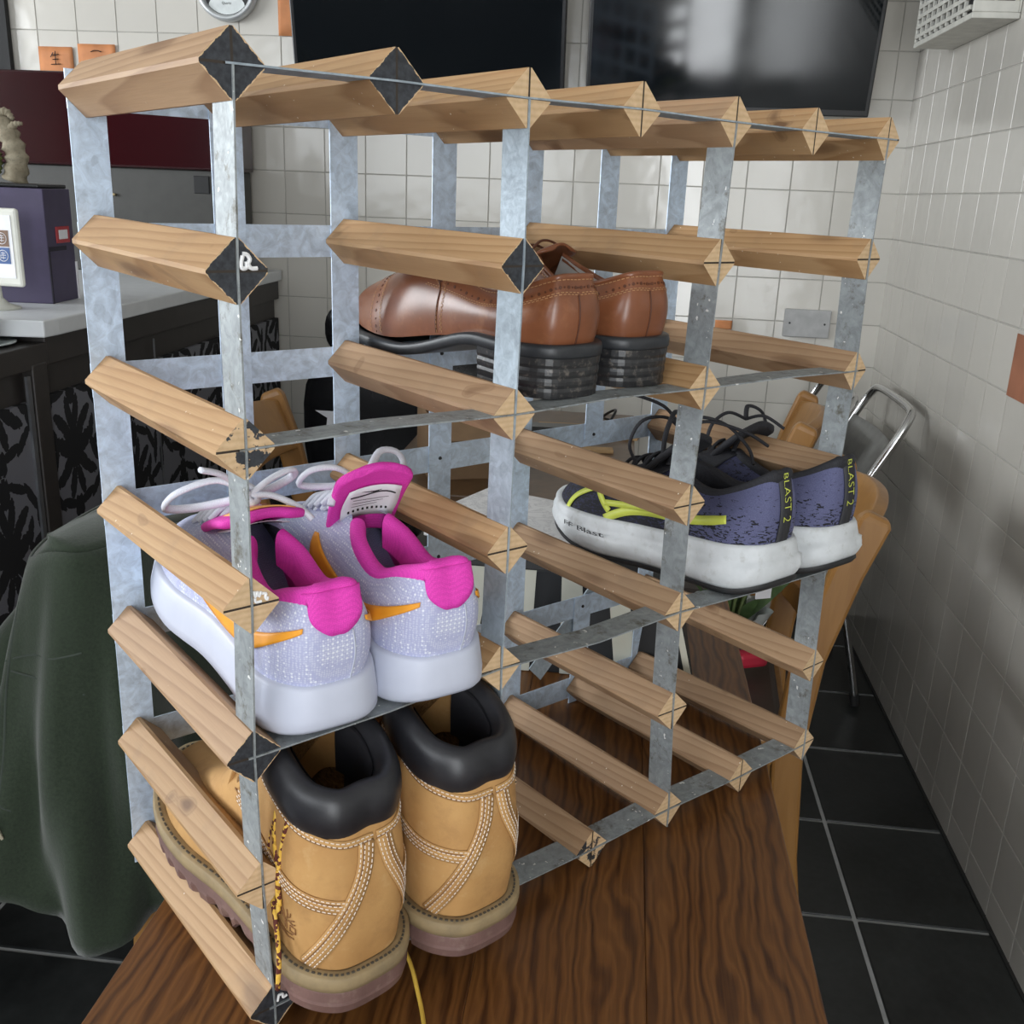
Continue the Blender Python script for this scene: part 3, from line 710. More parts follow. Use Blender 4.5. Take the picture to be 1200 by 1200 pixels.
# Local laces of each trainer: two loops and two ends starting at the knot
N0 = (0, .140, .112)
tie_a = [[N0, (-.02, 0.146, .124), (-.046, 0.153, .116), (-.050, 0.168, .100), (-.030, 0.168, .097), (-.006, 0.146, .108)],
         [N0, (.014, 0.136, .124), (.030, 0.138, .128), (.036, 0.150, .118), (.020, 0.148, .112), (.002, 0.142, .110)],
         [N0, (-.012, 0.134, .124), (-.026, 0.126, .136), (-.040, 0.122, .142)],
         [N0, (.012, 0.130, .114), (.026, 0.118, .108), (.034, 0.110, .100)],
         [(-.006, 0.138, .110), (0, 0.144, .118), (.006, 0.139, .112), (0, 0.134, .108), (-.005, 0.140, .114)]]
tie_b = [[N0, (-.016, 0.148, .122), (-.034, 0.154, .120), (-.040, 0.160, .108), (-.02, 0.154, .106), (-.002, 0.142, .110)],
         [N0, (.014, .152, .118), (.026, .160, .127), (.038, .156, .126), (.040, .148, .117), (.022, .142, .112), (.004, .140, .110)],
         [N0, (-.010, 0.136, .116), (-.024, 0.130, .112), (-.032, 0.122, .104)],
         [N0, (.010, 0.146, .112), (.022, 0.158, .104)],
         [(-.006, 0.138, .110), (0, 0.144, .118), (.006, 0.139, .112), (0, 0.134, .108), (-.005, 0.140, .114)]]
zr4 = 2*S + H
tr1 = trainer('white and pink trainer between the corner upright strip and its twin', (.050, -.006, zr4+.001), math.radians(-3), math.radians(4.5), True, True, tie_a)
tr2 = trainer('white and pink trainer with the white size label on its upright tongue', (.131, -.012, zr4+.001), math.radians(-5), math.radians(4.0), False, False, tie_b)
# ------------------------------------------------------------------ work boots
def nubuck_mat():
    m, nt, b = mk('wheat_nubuck'); g = NT(nt); c = g.coord('Object', rand=True)
    n1 = g.noise(c, 14, 5, 0.62); n2 = g.noise(c, 36, 5, 0.7); n3 = g.noise(c, 600, 2)
    col = g.ramp(n1, [(0.3, (0.43, 0.225, 0.075)), (0.7, (0.56, 0.325, 0.12))]).outputs[0]
    col = g.mix(g.math('MULTIPLY', g.ramp(n2, [(0.52, 0.0), (0.72, 1.0)]), 0.45), col, (0.30, 0.15, 0.055))
    col = g.mix(g.math('MULTIPLY', g.ramp(n2, [(0.28, 1.0), (0.42, 0.0)]), 0.4), col, (0.62, 0.42, 0.20))
    g.set(b, 'Base Color', col); setp(b, None, 0.78); g.set(b, 'Normal', g.bump(n3, 0.2, 0.0005))
    return m
M_nub = nubuck_mat()
M_nubd = flat('raw_nubuck_edge', (0.24, 0.115, 0.04), 0.8)
M_padl = leather_mat('black_padded_leather', (0.012, 0.012, 0.015), (0.024, 0.024, 0.028), 0.38, 30)
M_welt = leather_mat('dusty_welt_rubber', (0.34, 0.25, 0.13), (0.24, 0.18, 0.10), 0.7, 60)
M_lug = leather_mat('brown_lug_rubber', (0.20, 0.115, 0.10), (0.14, 0.08, 0.07), 0.5, 40, wear=(0.26, 0.18, 0.15))
M_thread = flat('cream_thread', (0.80, 0.70, 0.60), 0.8)
M_threadk = flat('dark_thread', (0.07, 0.06, 0.045), 0.8)
def fur_mat():
    m, nt, b = mk('brown_pile_lining'); g = NT(nt)
    n1 = g.noise(g.coord('Object', (900, 120, 300)), 1.0, 4, 0.7)
    g.set(b, 'Base Color', g.ramp(n1, [(0.35, (0.14, 0.065, 0.018)), (0.65, (0.44, 0.24, 0.085))])); setp(b, None, 0.95); g.set(b, 'Normal', g.bump(n1, 0.6, 0.002))
    return m
M_fur = fur_mat()
def rope_mat():
    m, nt, b = mk('yellow_brown_rope_lace'); g = NT(nt)
    vo = g.n('ShaderNodeTexVoronoi', {'Vector': g.coord('Object'), 'Scale': 420.0})
    g.set(b, 'Base Color', g.ramp(vo.outputs['Color'], [(0.0, (0.10, 0.018, 0.012)), (0.45, (0.10, 0.018, 0.012)), (0.5, (0.72, 0.42, 0.05)), (1, (0.78, 0.50, 0.10))])); setp(b, None, 0.8)
    return m
M_rope = rope_mat(); M_ropey = flat('yellow_rope_lace', (0.70, 0.44, 0.06), 0.8)
M_brass = flat('aged_brass', (0.42, 0.34, 0.20), 0.35, 0.9)
def boot(label, loc, yaw, pitch, lat_left, logo, laces, roll=0):
    L, W = 0.276, 0.104
    zb = [.032, .032, .031, .030, .030, .030, .031, .034, .036]
    top = [(0, .060, .156), (.18, .064, .156), (.315, .13, .160), (.335, .24, .170), (.23, .355, .168), (.12, .47, .122), (.05, .62, .088), (.01, .76, .074), (0, .86, .066)]
    s = Shoe('work_boot', label, 'boot', 'pair of wheat work boots', loc, yaw, pitch, L, W, lat_left, zb, top, [0, 0, 0, .05, .2, .5, .85, 1, 1],
             hw={'lat': [0, .24, .395, .39, .41, .495, .47, .30, 0], 'med': [0, .24, .395, .37, .375, .47, .47, .31, 0]}, roll=roll)
    s.upper(M_nub, 96, 20)
    def zbot(y):
        sp = 0.016*max(0, (y-.70)/.30)**2
        a = 0.006 if .31 < y < .39 else 0.0
        return sp + a
    zf = lambda y: (zbot(y), 0.0205 + 0.016*max(0, (y-.72)/.28)**2*.8)
    lug = lambda u, h: (-.0035 if h < .55 and (u*46 % 1) < .28 and .115 < u < .885 else 0)
    s.sole('lug_sole', M_lug, [(-.012, 0), (.0005, .0), (.003, .12), (.0045, .45), (.004, .56), (.0035, .9), (.003, 1.0)], zf, lug, 184, smooth=False)
    zw = lambda y: (zf(y)[1]-.0005, zf(y)[1]+.0115)
    w = s.sole('welt', M_welt, [(.002, 0), (.0048, .08), (.0055, .45), (.005, .92), (.0040, 1.0), (-.002, 1.02), (-.0038, .95)], zw, None, 112, cap=False)
    g = G()
    for k in range(120):
        u = k/120; p, n = s.out(u, .0012); q, _ = s.out(u+.0045, .0012)
        z = zw(p.y/L)[1]; p.z = q.z = z+.0004
        g.bar(p, q, .0013, .0011)
    g.obj('welt_stitch', M_threadk, w)
    s.ring('padded_collar', M_padl, -.222, .222, [(-.0005, -.032), (.0045, -.028), (.0075, -.016), (.0055, -.003), (0, .004), (-.007, .003), (-.0125, -.007), (-.013, -.022), (-.011, -.046)], 56)
    s.ring('eyestay_edge', M_nub, .215, .30, [(.0004, -.006), (.0014, -.001), (0, .001), (-.002, .0005), (-.003, -.004), (-.003, -.05)], 20)
    s.ring('eyestay_edge', M_nub, -.30, -.215, [(.0004, -.006), (.0014, -.001), (0, .001), (-.002, .0005), (-.003, -.004), (-.003, -.05)], 20)
    s.lining(M_padl, -.20, .20, .1, .012, zi=.045); s.lining(M_fur, .198, .30, .1, .004, 'pile_lining', .05); s.lining(M_fur, -.30, -.198, .1, .004, 'pile_lining', .05); s.insole(M_fur, .046)
    tongue_plate(s, 'tongue', [M_fur], .138, .080, .074, .186, .062, .084, .006, .008, .006)
    t2 = tongue_plate(s, 'tongue_shell', [M_nub], .146, .084, .080, .188, .066, .086, .003, .010, .006)
    for sg in (1, -1):
        q = (lambda u: u-.010) if sg > 0 else (lambda u: 1-u-.010)
        diag = [(q(.018), .74), (q(.026), .60), (q(.050), .42), (q(.085), .20), (q(.118), .01)]
        hor = [(q(.060), .42), (q(.12), .435), (q(.19), .47), (q(.255), .55)]
        cb = [(q(.004), .755), (q(.06), .765), (q(.13), .785), (q(.20), .80), (q(.262), .84)]
        for nm, path, wd, rows in (('strap_band', diag, .012, (-.0044, -.0015, .0015, .0044)), ('side_band', hor, .0105, (-.0038, -.0013, .0013, .0038)), ('collar_band', cb, .0055, (-.0012, .0012))):
            rb = s.ribbon(nm, M_nub, path, wd, .0007, 30)
            s.ribbon('raw_edge', M_nubd, [(u + (q(.006)-q(0)), v + (.0 if nm == 'strap_band' else .018)) for u, v in path] if nm != 'collar_band' else [(u, v-.012) for u, v in path], .0011, .0009, 30, parent=rb)
            s.stitch('stitching', M_thread, path, rows, parent=rb)
    # brass eyelets down both eyestays
    g = G()
    for sg in (1, -1):
        for k in range(5):
            u = .262 + .012*k; v = .90 if k else .93
            p = s.on(u if sg > 0 else 1-u, v, .001); n = s.nrm(u if sg > 0 else 1-u, v)
            g.tube([p - n*.001, p + n*.0015], .0032, 8)
    o = g.obj('eyelets', M_brass, s.root); o['kind'] = 'stuff'
    if logo:
        T = [[(0, -.004), (0, .004)], [(.0015, -.004), (.0012, .003)], [(0, .003), (-.004, .007), (-.0075, .0085)], [(-.003, .0065), (-.0045, .011)], [(0, .004), (-.001, .009), (-.0025, .0125)],
             [(.0012, .003), (.003, .009), (.0025, .0125)], [(.002, .005), (.005, .0085), (.0055, .0115)], [(.0012, .002), (.005, .005), (.0085, .0075)], [(-.002, .005), (-.006, .005), (-.0085, .004)], [(.003, .004), (.007, .003), (.009, .0045)],
             [(-.010, -.002), (-.006, -.006), (0, -.008), (.006, -.006), (.009, -.002)], [(-.009, -.006), (-.004, -.0095), (.002, -.0105), (.007, -.009)], [(.004, -.004), (.009, -.0035), (.009, .001), (.0045, .001), (.004, -.004)]]
        s.strokes('tree_emblem', M_nubd, .142, .20, [[(x*1.35, y) for x, y in ln] for ln in T], .0005)
    if laces: lace(s.root, 'lace', M_rope, laces, .0017, 30, .8)
    return s
B1 = [[(-0.020, 0.059, .150), (-0.031, 0.051, .156), (-0.034, 0.059, .140), (-0.040, 0.057, .118), (-0.042, 0.049, .092), (-0.044, 0.043, .070)],
      [(-0.020, 0.071, .128), (-0.033, 0.063, .136), (-0.039, 0.057, .126), (-0.039, 0.063, .108), (-0.042, 0.061, .086), (-0.045, 0.049, .066), (-0.049, 0.035, .040), (-0.050, 0.035, .010)],
      [(-0.018, 0.063, .140), (-0.028, 0.051, .146), (-0.038, 0.043, .134), (-0.040, 0.047, .112), (-0.043, 0.047, .088), (-0.045, 0.043, .064)],
      [(-0.022, 0.081, .116), (-0.034, 0.081, .116), (-0.039, 0.089, .106), (-0.038, 0.101, .098)]]
zr6 = H
bt1 = boot('wheat work boot with an embossed tree emblem and dangling laces', (.054, -.041, zr6+.009), math.radians(3.0), math.radians(3.5), True, True, B1)
lace(bt1.root, 'lace_end', M_ropey, [[(.056, .09, -.004), (.050, .03, -.012), (.040, -.002, -.0245), (.026, -.03, -.0262), (.020, -.06, -.029), (.004, -.085, -.031)]], .0016, 30, .9)
bt2 = boot('wheat work boot pushed against the second upright strip', (.146, -.046, zr6+.009), math.radians(1.0), math.radians(3.0), False, False, None)
# ------------------------------------------------------------------ brogues
M_tan = leather_mat('polished_tan_leather', (0.165, 0.056, 0.024), (0.25, 0.088, 0.038), 0.28, 20, wear=(0.33, 0.14, 0.065), bump=0.06)
M_tand = flat('dark_tan_edge', (0.10, 0.03, 0.012), 0.5)
M_soleb = leather_mat('black_sole_edge', (0.018, 0.020, 0.024), (0.032, 0.034, 0.038), 0.4, 60)
M_heelb = leather_mat('scuffed_black_heel', (0.014, 0.014, 0.016), (0.03, 0.03, 0.031), 0.34, 90, wear=(0.22, 0.19, 0.16))
M_grylin = flat('pale_grey_lining', (0.52, 0.50, 0.48), 0.7)
M_tanthread = flat('tan_thread', (0.50, 0.28, 0.14), 0.8)
def brogue(label, loc, yaw, pitch, lat_left):
    L, W = 0.292, 0.100
    zb = [.037, .037, .036, .034, .027, .018, .020, .028, .031]
    top = [(0, .028, .085), (.17, .034, .084), (.245, .13, .075), (.25, .25, .070), (.20, .36, .080), (.105, .45, .091), (.04, .60, .076), (.01, .77, .060), (0, .86, .056)]
    s = Shoe('brogue_shoe', label, 'shoe', 'pair of tan leather brogues', loc, yaw, pitch, L, W, lat_left, zb, top, [0, 0, .05, .2, .4, .65, .9, 1, 1],
             hw={'lat': [0, .23, .36, .345, .36, .46, .44, .28, 0], 'med': [0, .23, .36, .32, .31, .44, .44, .28, 0]})
    s.upper(M_tan, 96, 18)
    import bisect
    ys = [0, .25, .60, .78, 1.0]; zs = [.028, .0275, .006, .007, .021]
    def zl(y):
        y = max(0, min(1, y)); i = max(0, min(len(ys)-2, bisect.bisect(ys, y)-1)); f = (y-ys[i])/(ys[i+1]-ys[i]); f = f*f*(3-2*f)
        return zs[i]+(zs[i+1]-zs[i])*f
    s.sole('sole', M_soleb, [(-.006, 0), (.002, .02), (.0032, .2), (.0032, .75), (.0024, 1.0), (-.004, 1.02)], lambda y: (zl(y), zl(y)+.0095), None, 112)
    hu = .178; n = 30; poly = [s.out(-hu + 2*hu*k/(n-1), 0) for k in range(n)]
    g = G(); lv = []
    for k in range(13):
        h = k/12; off = .0024 + (-.0006 if k % 3 == 0 and 0 < k < 12 else 0) - .0015*(1-h); lv.append((off, .0284*h))
    rows = [[Vector((p.x, p.y, z)) + nn*off for off, z in lv] for p, nn in poly]; m = len(lv)
    g.add([p for r in rows for p in r], [(i*m+j, i*m+j+1, ((i+1) % n)*m+j+1, ((i+1) % n)*m+j) for i in range(n) for j in range(m-1)] + [tuple(i*m for i in range(n))])
    g.obj('heel_block', M_heelb, s.root, recalc=True)
    s.ring('topline', M_tan, -.29, .29, [(.0006, -.004), (.0014, -.001), (.0006, .0008), (-.0012, .0010), (-.0022, -.001), (-.0022, -.006)])
    s.lining(M_grylin, -.29, .29, .04, .003); s.insole(M_grylin, .045)
    tongue_plate(s, 'tongue', [M_tan], .150, .076, .108, .098, .040, .044, .003, .006, .003)
    # heel counter seam, topline band, perforations and stitching
    for sg in (1, -1):
        q = (lambda u: u) if sg > 0 else (lambda u: 1-u)
        tl = [(q(.002), .93), (q(.06), .935), (q(.13), .91), (q(.20), .89), (q(.27), .90)]
        b1 = [(q(.002), .74), (q(.05), .75), (q(.10), .69), (q(.17), .63), (q(.23), .60), (q(.285), .55)]
        s.stitch('topline_stitch', M_tanthread, tl, (0,), .0036, .0024, .0007, .0005)
        s.stitch('band_stitch', M_tanthread, b1, (-.0007, .0007), .0034, .0022, .0006, .0004)
        g = G()
        n2 = 26
        for k in range(n2):
            u, v = cr([(a, b + .085) for a, b in b1], k/(n2-1))
            for du, r in ((0, .0013 if k % 2 else .0008),):
                p, n3 = s.on(u, v, .0002), s.nrm(u, v); g.tube([p-n3*.0003, p+n3*.0002], r, 7)
        wing = [(q(.335), .02), (q(.352), .35), (q(.385), .62), (q(.43), .80), (q(.497), .70)]
        for k in range(22):
            u, v = cr(wing, k/21); p, n3 = s.on(u, v, .0002), s.nrm(u, v); g.tube([p-n3*.0003, p+n3*.0002], .0013 if k % 2 else .0008, 7)
        o = g.obj('perforations', M_tand, s.root); o['kind'] = 'stuff'
        s.stitch('wing_stitch', M_tanthread, [(u-(.010 if sg > 0 else -.010), v) for u, v in wing], (-.0008, .0008), .0034, .0022, .0006, .0004)
        s.stitch('wing_stitch', M_tanthread, [(u+(.010 if sg > 0 else -.010), v-.02*(k == 4)) for k, (u, v) in enumerate(wing)], (0,), .0034, .0022, .0006, .0004)
        fac = [(q(.245), .03), (q(.25), .4), (q(.262), .62), (q(.30), .72), (q(.345), .80)]
        s.stitch('facing_stitch', M_tanthread, fac, (-.0035, -.002, .003), .0034, .0022, .0006, .0004)
        s.ribbon('side_panel_edge', M_tand, [(u+(.004 if sg > 0 else -.004), v) for u, v in fac], .0009, .0005)
    s.ribbon('back_seam', M_tand, [(.003, .0), (.003, .3), (.003, .72)], .0010, .0004)
    lace(s.root, 'lace', M_tand, [[(-.018, y, z-.006), (-.006, y+.004, z+.001), (.006, y+.004, z+.001), (.018, y, z-.006)] for y, z in ((.126, .097), (.142, .092), (.158, .087))], .0015, 16, .7)
    return s
zr2 = 4*S + H
br1 = brogue('tan leather brogue with its toe poking past the second upright strip', (.258, .014, zr2+.001), math.radians(0), math.radians(1.0), True)
br2 = brogue('tan leather brogue with a scuffed heel between its mate and the third upright strip', (.337, .022, zr2+.001), math.radians(-1), math.radians(1.0), False)
# ------------------------------------------------------------------ navy running shoes
def fleck_mat():
    m, nt, b = mk('navy_fleck_knit'); g = NT(nt); tc = g.n('ShaderNodeTexCoord'); sp = g.n('ShaderNodeSeparateXYZ', {0: tc.outputs['Object']})
    c = g.coord('Object')
    toe = g.ramp(g.math('MULTIPLY', sp.outputs[1], 6.0), [(0.12, 0.0), (0.75, 1.0)])
    vo = g.n('ShaderNodeTexVoronoi', {'Vector': c, 'Scale': 900.0})
    base = g.mix(toe, (0.118, 0.124, 0.235), (0.024, 0.025, 0.066))
    base = g.mix(g.math('MULTIPLY', g.ramp(vo.outputs['Distance'], [(0.2, 0.0), (0.6, 1.0)]), 0.45), base, g.mix(toe, (0.066, 0.070, 0.15), (0.010, 0.010, 0.035)))
    fn = g.noise(g.coord('Object', (165, 165, 520)), 1.0, 2, 0.5, 0.8)
    low = g.math('MULTIPLY_ADD', sp.outputs[2], -3.6, 0.335)   # flecks thicken towards the sole
    th = g.math('ADD', low, g.math('MULTIPLY', toe, 0.10))
    k = g.math('GREATER_THAN', g.math('ADD', fn, th), 0.705)
    g.set(b, 'Base Color', g.mix(k, base, (0.007, 0.007, 0.012))); setp(b, None, 0.8); g.set(b, 'Normal', g.bump(vo.outputs['Distance'], 0.3, 0.0006))
    return m
M_fleck = fleck_mat()
M_blk = knit_mat('black_mesh', (0.010, 0.010, 0.013), (0.022, 0.022, 0.028), 900, rough=0.75)
M_midg = leather_mat('grubby_white_foam', (0.66, 0.68, 0.70), (0.56, 0.58, 0.59), 0.55, 40, wear=(0.42, 0.42, 0.40))
M_outs = flat('black_outsole', (0.02, 0.02, 0.021), 0.6)
M_lime = flat('lime_print', (0.62, 0.68, 0.10), 0.5)
def runner(label, loc, yaw, pitch, lat_left, bow):
    L, W = 0.282, 0.104
    zb = [.042, .042, .040, .037, .036, .036, .036, .040, .043]
    top = [(0, .012, .106), (.13, .020, .106), (.21, .12, .091), (.225, .23, .083), (.205, .36, .094), (.10, .46, .100), (.035, .60, .085), (.01, .76, .071), (0, .85, .064)]
    s = Shoe('running_shoe', label, 'shoe', 'pair of navy running shoes', loc, yaw, pitch, L, W, lat_left, zb, top, [0, 0, .05, .15, .35, .65, .9, 1, 1],
             hw={'lat': [0, .24, .40, .39, .41, .49, .46, .28, 0], 'med': [0, .24, .40, .36, .36, .46, .46, .29, 0]})
    s.upper(M_fleck)
    def zf(y): return (0.004 + 0.022*max(0, (y-.62)/.38)**2 + .006*max(0, (.10-y)/.10)**2, 0.046 - .004*min(1, y/.4) + .008*max(0, (y-.86)/.14))
    def ridge(u, h):
        a = (u*15) % 1; on = 1 if .04 < u < .34 or .66 < u < .96 else .15
        return on*(.0036*(1-abs(2*((a + h*.8) % 1)-1)) - .0006)*math.sin(math.pi*min(1, max(0, h*1.2)))
    s.sole('midsole', M_midg, [(-.004, 0), (.001, .03), (.004, .15), (.0055, .30), (.0045, .42), (.0045, .56), (.002, .60), (.0022, .74), (.0016, .92), (0, 1.0), (-.005, 1.0)], zf, ridge, 176)
    s.sole('outsole', M_outs, [(-.012, 0), (.0, .0), (.0035, .5), (.003, 1.0)], lambda y: (zf(y)[0]-.004, zf(y)[0]+.002), None, 112)
    s.ring('collar', M_blk, -.285, .285, [(.0006, -.008), (.002, -.003), (.0008, .0015), (-.003, .003), (-.008, .0005), (-.010, -.008), (-.009, -.024)])
    s.lining(M_blk, -.285, .285, .04, .009); s.insole(M_blk, .05)
    hs = s.ribbon('heel_strip', M_blk2, [(-.004, .98), (-.004, .8), (-.003, .5), (0, .02)], .016, .0012, 24)
    s.decal('heel_lettering', M_lime, -.004, .68, text2d('BLAST 2', .0125, -.0002), -R90, .0022, hs)
    for sg in (1, -1):
        q = (lambda u: u) if sg > 0 else (lambda u: 1-u)
        s.ribbon('side_stripe', M_lime, [(q(.125), .50), (q(.17), .46), (q(.22), .36), (q(.27), .24), (q(.305), .06)], .0085, .0011, 26, taper=lambda t: .9 if t < .1 else 1)
        s.ribbon('side_stripe', M_lime, [(q(.385), .05), (q(.37), .28), (q(.335), .42), (q(.295), .50), (q(.255), .48)], .0065, .0012, 26)
        s.ribbon('side_stripe', M_lime, [(q(.335), .40), (q(.315), .26), (q(.30), .16)], .0065, .0013, 16)
        s.ribbon('side_stripe', M_lime, [(q(.31), .24), (q(.27), .30), (q(.24), .36)], .0060, .0013, 16)
    s.decal('sole_lettering', M_ink, .365, -.0, ([], []), 0) if False else None
    # sole lettering sits on the left forefoot wall
    g = G(); vs, fs = text2d('FF Blast', .0068, .0)
    def onsole(x, z):
        u = .335 - x*1.02/ (2*L*.52); p, n = s.out(u, .0064); zl, zh = zf(p.y/L); p.z = zl + (zh-zl)*.60 + z; return p
    g.add([onsole(x, y) for x, y in vs], fs).obj('sole_lettering', M_ink, s.root)
    s.patch('lace_panel', M_blk, [(.27, .62), (.31, .70), (.36, .78), (.42, .86)], [(.27, .99), (.31, .99), (.36, .99), (.42, .99)], .0009, 16, 5)
    s.patch('lace_panel', M_blk, [(.73, .62), (.69, .70), (.64, .78), (.58, .86)], [(.73, .99), (.69, .99), (.64, .99), (.58, .99)], .0009, 16, 5)
    tongue_plate(s, 'tongue', [M_blk], .150, .088, .098, .128, .052, .060, .007, .007, .003)
    cross = []
    for k in range(4):
        y = .116 + k*.017; z = .108 - k*.005; w = .018 - .001*k
        cross.append([(-w-.003, y, z-.008), (-w*.5, y+.004, z+.001), (w*.5, y+.010, z+.001), (w+.003, y+.014, z-.009)])
        cross.append([(w+.003, y, z-.008), (w*.5, y+.004, z+.002), (-w*.5, y+.010, z+.002), (-w-.003, y+.014, z-.009)])
    lace(s.root, 'lace', M_blk, cross + bow, .0025, 26, .65)
    return s
M_blk2 = flat('charcoal_tape', (0.022, 0.022, 0.026), 0.6)
K0 = (.006, .124, .128)
bow1 = [[K0, (-.012, .128, .142), (-.034, .138, .140), (-.042, .146, .118), (-.032, .146, .098)], [K0, (-.004, .120, .146), (-.020, .112, .148), (-.030, .112, .130), (-.026, .118, .110)],
        [K0, (.020, .118, .140), (.042, .100, .132), (.050, .080, .112), (.046, .070, .098)], [K0, (.026, .110, .136), (.052, .086, .126), (.070, .072, .112)], [K0, (-.008, .132, .150), (-.022, .150, .160), (-.036, .160, .164)]]
bow2 = [[K0, (-.014, .130, .136), (-.030, .136, .126), (-.034, .140, .108)], [K0, (.014, .128, .140), (.030, .122, .132), (.034, .118, .112)], [K0, (.014, .108, .132), (.026, .092, .120)]]
rn1 = runner('navy running shoe whose lime stripes face the pine bars', (.484, -.020, zr4+.005), math.radians(0.5), math.radians(-4.5), True, bow1)
rn2 = runner('navy running shoe overhanging the far upright strip', (.574, -.022, zr4+.006), math.radians(0.5), math.radians(-4.0), False, bow2)
# ------------------------------------------------------------------ televisions, clock and papers on the tiled walls
M_tvb = flat('black_tv_bezel', (0.008, 0.008, 0.009), 0.3)
M_scr, _nt, _b = mk('dark_glass_screen'); setp(_b, (0.004, 0.006, 0.008), 0.07)
g_ = NT(_nt); g_.set(_b, 'Roughness', g_.ramp(g_.noise(g_.coord('Object'), 4, 2), [(0.3, 0.05), (0.7, 0.12)]))
def tv(label, x0, x1, z0):
    w = x1-x0; h = w*0.565
    t = thing('wall_television', label, 'television', ((x0+x1)/2, 2.585, z0), (math.radians(11), 0, 0), 'televisions on the back wall')
    G().box((-w/2, 0, 0), (w/2, 0.035, h)).obj('casing', M_tvb, t, bevel=0.004)
    G().box((-w/2+0.012, -0.0015, 0.018), (w/2-0.012, 0.0005, h-0.012)).obj('screen', M_scr, t)
    G().box((-0.12, 0.03, h*.35), (0.12, 0.058, h*.6)).obj('wall_bracket', M_tvb, t)
    return t
tv('black flat television beside the round wall clock', -0.800, -0.012, 1.515)
tv('black flat television in the corner above the socket plate', 0.050, 0.842, 1.527)
M_silver = flat('silver_plastic', (0.55, 0.57, 0.58), 0.35, 0.4)
ck = thing('wall_clock', 'round silver rimmed wall clock on the tiles', 'clock', (-1.02, 2.654, 1.832))
G().lathe([(0.0, 0.0), (0.088, 0.0), (0.092, -0.008), (0.092, -0.028), (0.086, -0.036), (0.078, -0.034), (0.074, -0.02)], 40, axis='y').obj('rim', M_silver, ck, smooth=True)
G().lathe([(0.076, -0.021), (0.0, -0.0215)], 40, axis='y').obj('dial', flat('clock_black', (0.012, 0.012, 0.013), 0.3), ck)
lo = [(0.052*math.cos(a), -0.0245, -0.028-0.045+0.036*math.sin(a)+0.0) for a in [math.pi*k/16 for k in range(17)]]
lo2 = [(-0.052+0.104*k/12, -0.0245, -0.073+0.0) for k in range(13)]
def seg_pts(): 
    top = [(0.0546*math.cos(a), -0.02450, -0.049+0.030*math.sin(a)) for a in [math.pi*k/14 for k in range(15)]]
    bot = [(0.0735*math.cos(a), -0.0245, 0.0735*math.sin(a)) for a in [math.radians(-138 + 96*k/14) for k in range(15)]]
    return top + bot
G().add(seg_pts(), [tuple(range(30))]).obj('lower_panel', flat('clock_panel', (0.66, 0.70, 0.70), 0.4), ck, recalc=True)
vs, fs = text2d('Quartz', 0.010)
G().add([(x, -0.0252, y-0.043) for x, y in vs], fs).obj('dial_lettering', M_ink, ck)
for a, l in ((1.2, 0.045), (2.4, 0.06)): G().bar((0, -0.023, 0), (l*math.sin(a), -0.023, l*math.cos(a)+0.01), 0.001, 0.004, up=(0, 1, 0)).obj('hand', M_silver, ck)
M_opap = flat('orange_paper', (0.62, 0.25, 0.10), 0.7, var=0.1, scale=14); M_rpap = flat('rust_red_paper', (0.33, 0.13, 0.07), 0.7, var=0.08, scale=14)
def paper(label, x0, x1, z0, z1, y=2.6545, strokes=None, mat=None, wall='b', grp=None):
    if wall == 'b': o = G().grid(lambda a, b: (x0+(x1-x0)*a - (x0+x1)/2, -0.0015-0.003*b*b*abs(math.sin(a*5)), (z1-z0)*(b-.5)), 8, 6).obj('paper_slip', mat or M_opap, None, (( x0+x1)/2, y, (z0+z1)/2), solid=0.0006, smooth=True)
    else: o = G().box((-0.001, -(x1-x0)/2, -(z1-z0)/2), (0.0, (x1-x0)/2, (z1-z0)/2)).obj('paper_slip', mat or M_opap, None, (y, (x0+x1)/2, (z0+z1)/2))
    tag(o, label, 'paper', grp)
    if strokes:
        g = G()
        for s in strokes: g.tube([(a, -0.0068, b) for a, b in s], 0.0013, 5)
        g.obj('brush_writing', M_ink, o)
    return o
c = 0.01
paper('orange paper slip with a four stroke brushed character', -1.633, -1.522, 1.545, 1.662, strokes=[[(-.6*c, 4.2*c), (-1.5*c, 2.9*c)], [(-1*c, 3.4*c), (1.1*c, 3.7*c)], [(-.9*c, 2.2*c), (.9*c, 2.4*c)], [(-1.5*c, .8*c), (1.5*c, 1.0*c)], [(.1*c, 4.6*c), (0, .9*c)]])
paper('orange paper slip with one horizontal brush stroke', -1.506, -1.385, 1.56, 1.672, strokes=[[(-1.7*c, 3.4*c), (-.5*c, 3.8*c), (.6*c, 3.8*c), (1.7*c, 3.4*c)]])
paper('blank orange paper strip tucked beside the television', -0.873, -0.806, 1.708, 1.90)
paper('tiny orange paper scrap above the wooden chair', 0.483, 0.534, 0.915, 0.942)
paper('rust red paper sheet on the side wall', 1.38, 1.560, 0.944, 1.066, y=X1-0.0042, mat=M_rpap, wall='r')
sk = thing('socket_plate', 'grey blank socket plate screwed to the back wall', 'plate', (0.757, 2.6555, 0.945))
G().box((-0.069, -0.009, -0.042), (0.069, 0.0, 0.042)).obj('plate', flat('grey_plastic', (0.42, 0.42, 0.42), 0.4), sk, bevel=0.003)
for sx in (-1, 1): G().lathe([(0, -0.0105), (0.0032, -0.0105), (0.0032, -0.008)], 10, (sx*0.052, 0, 0), axis='y').obj('screw', M_nail, sk)
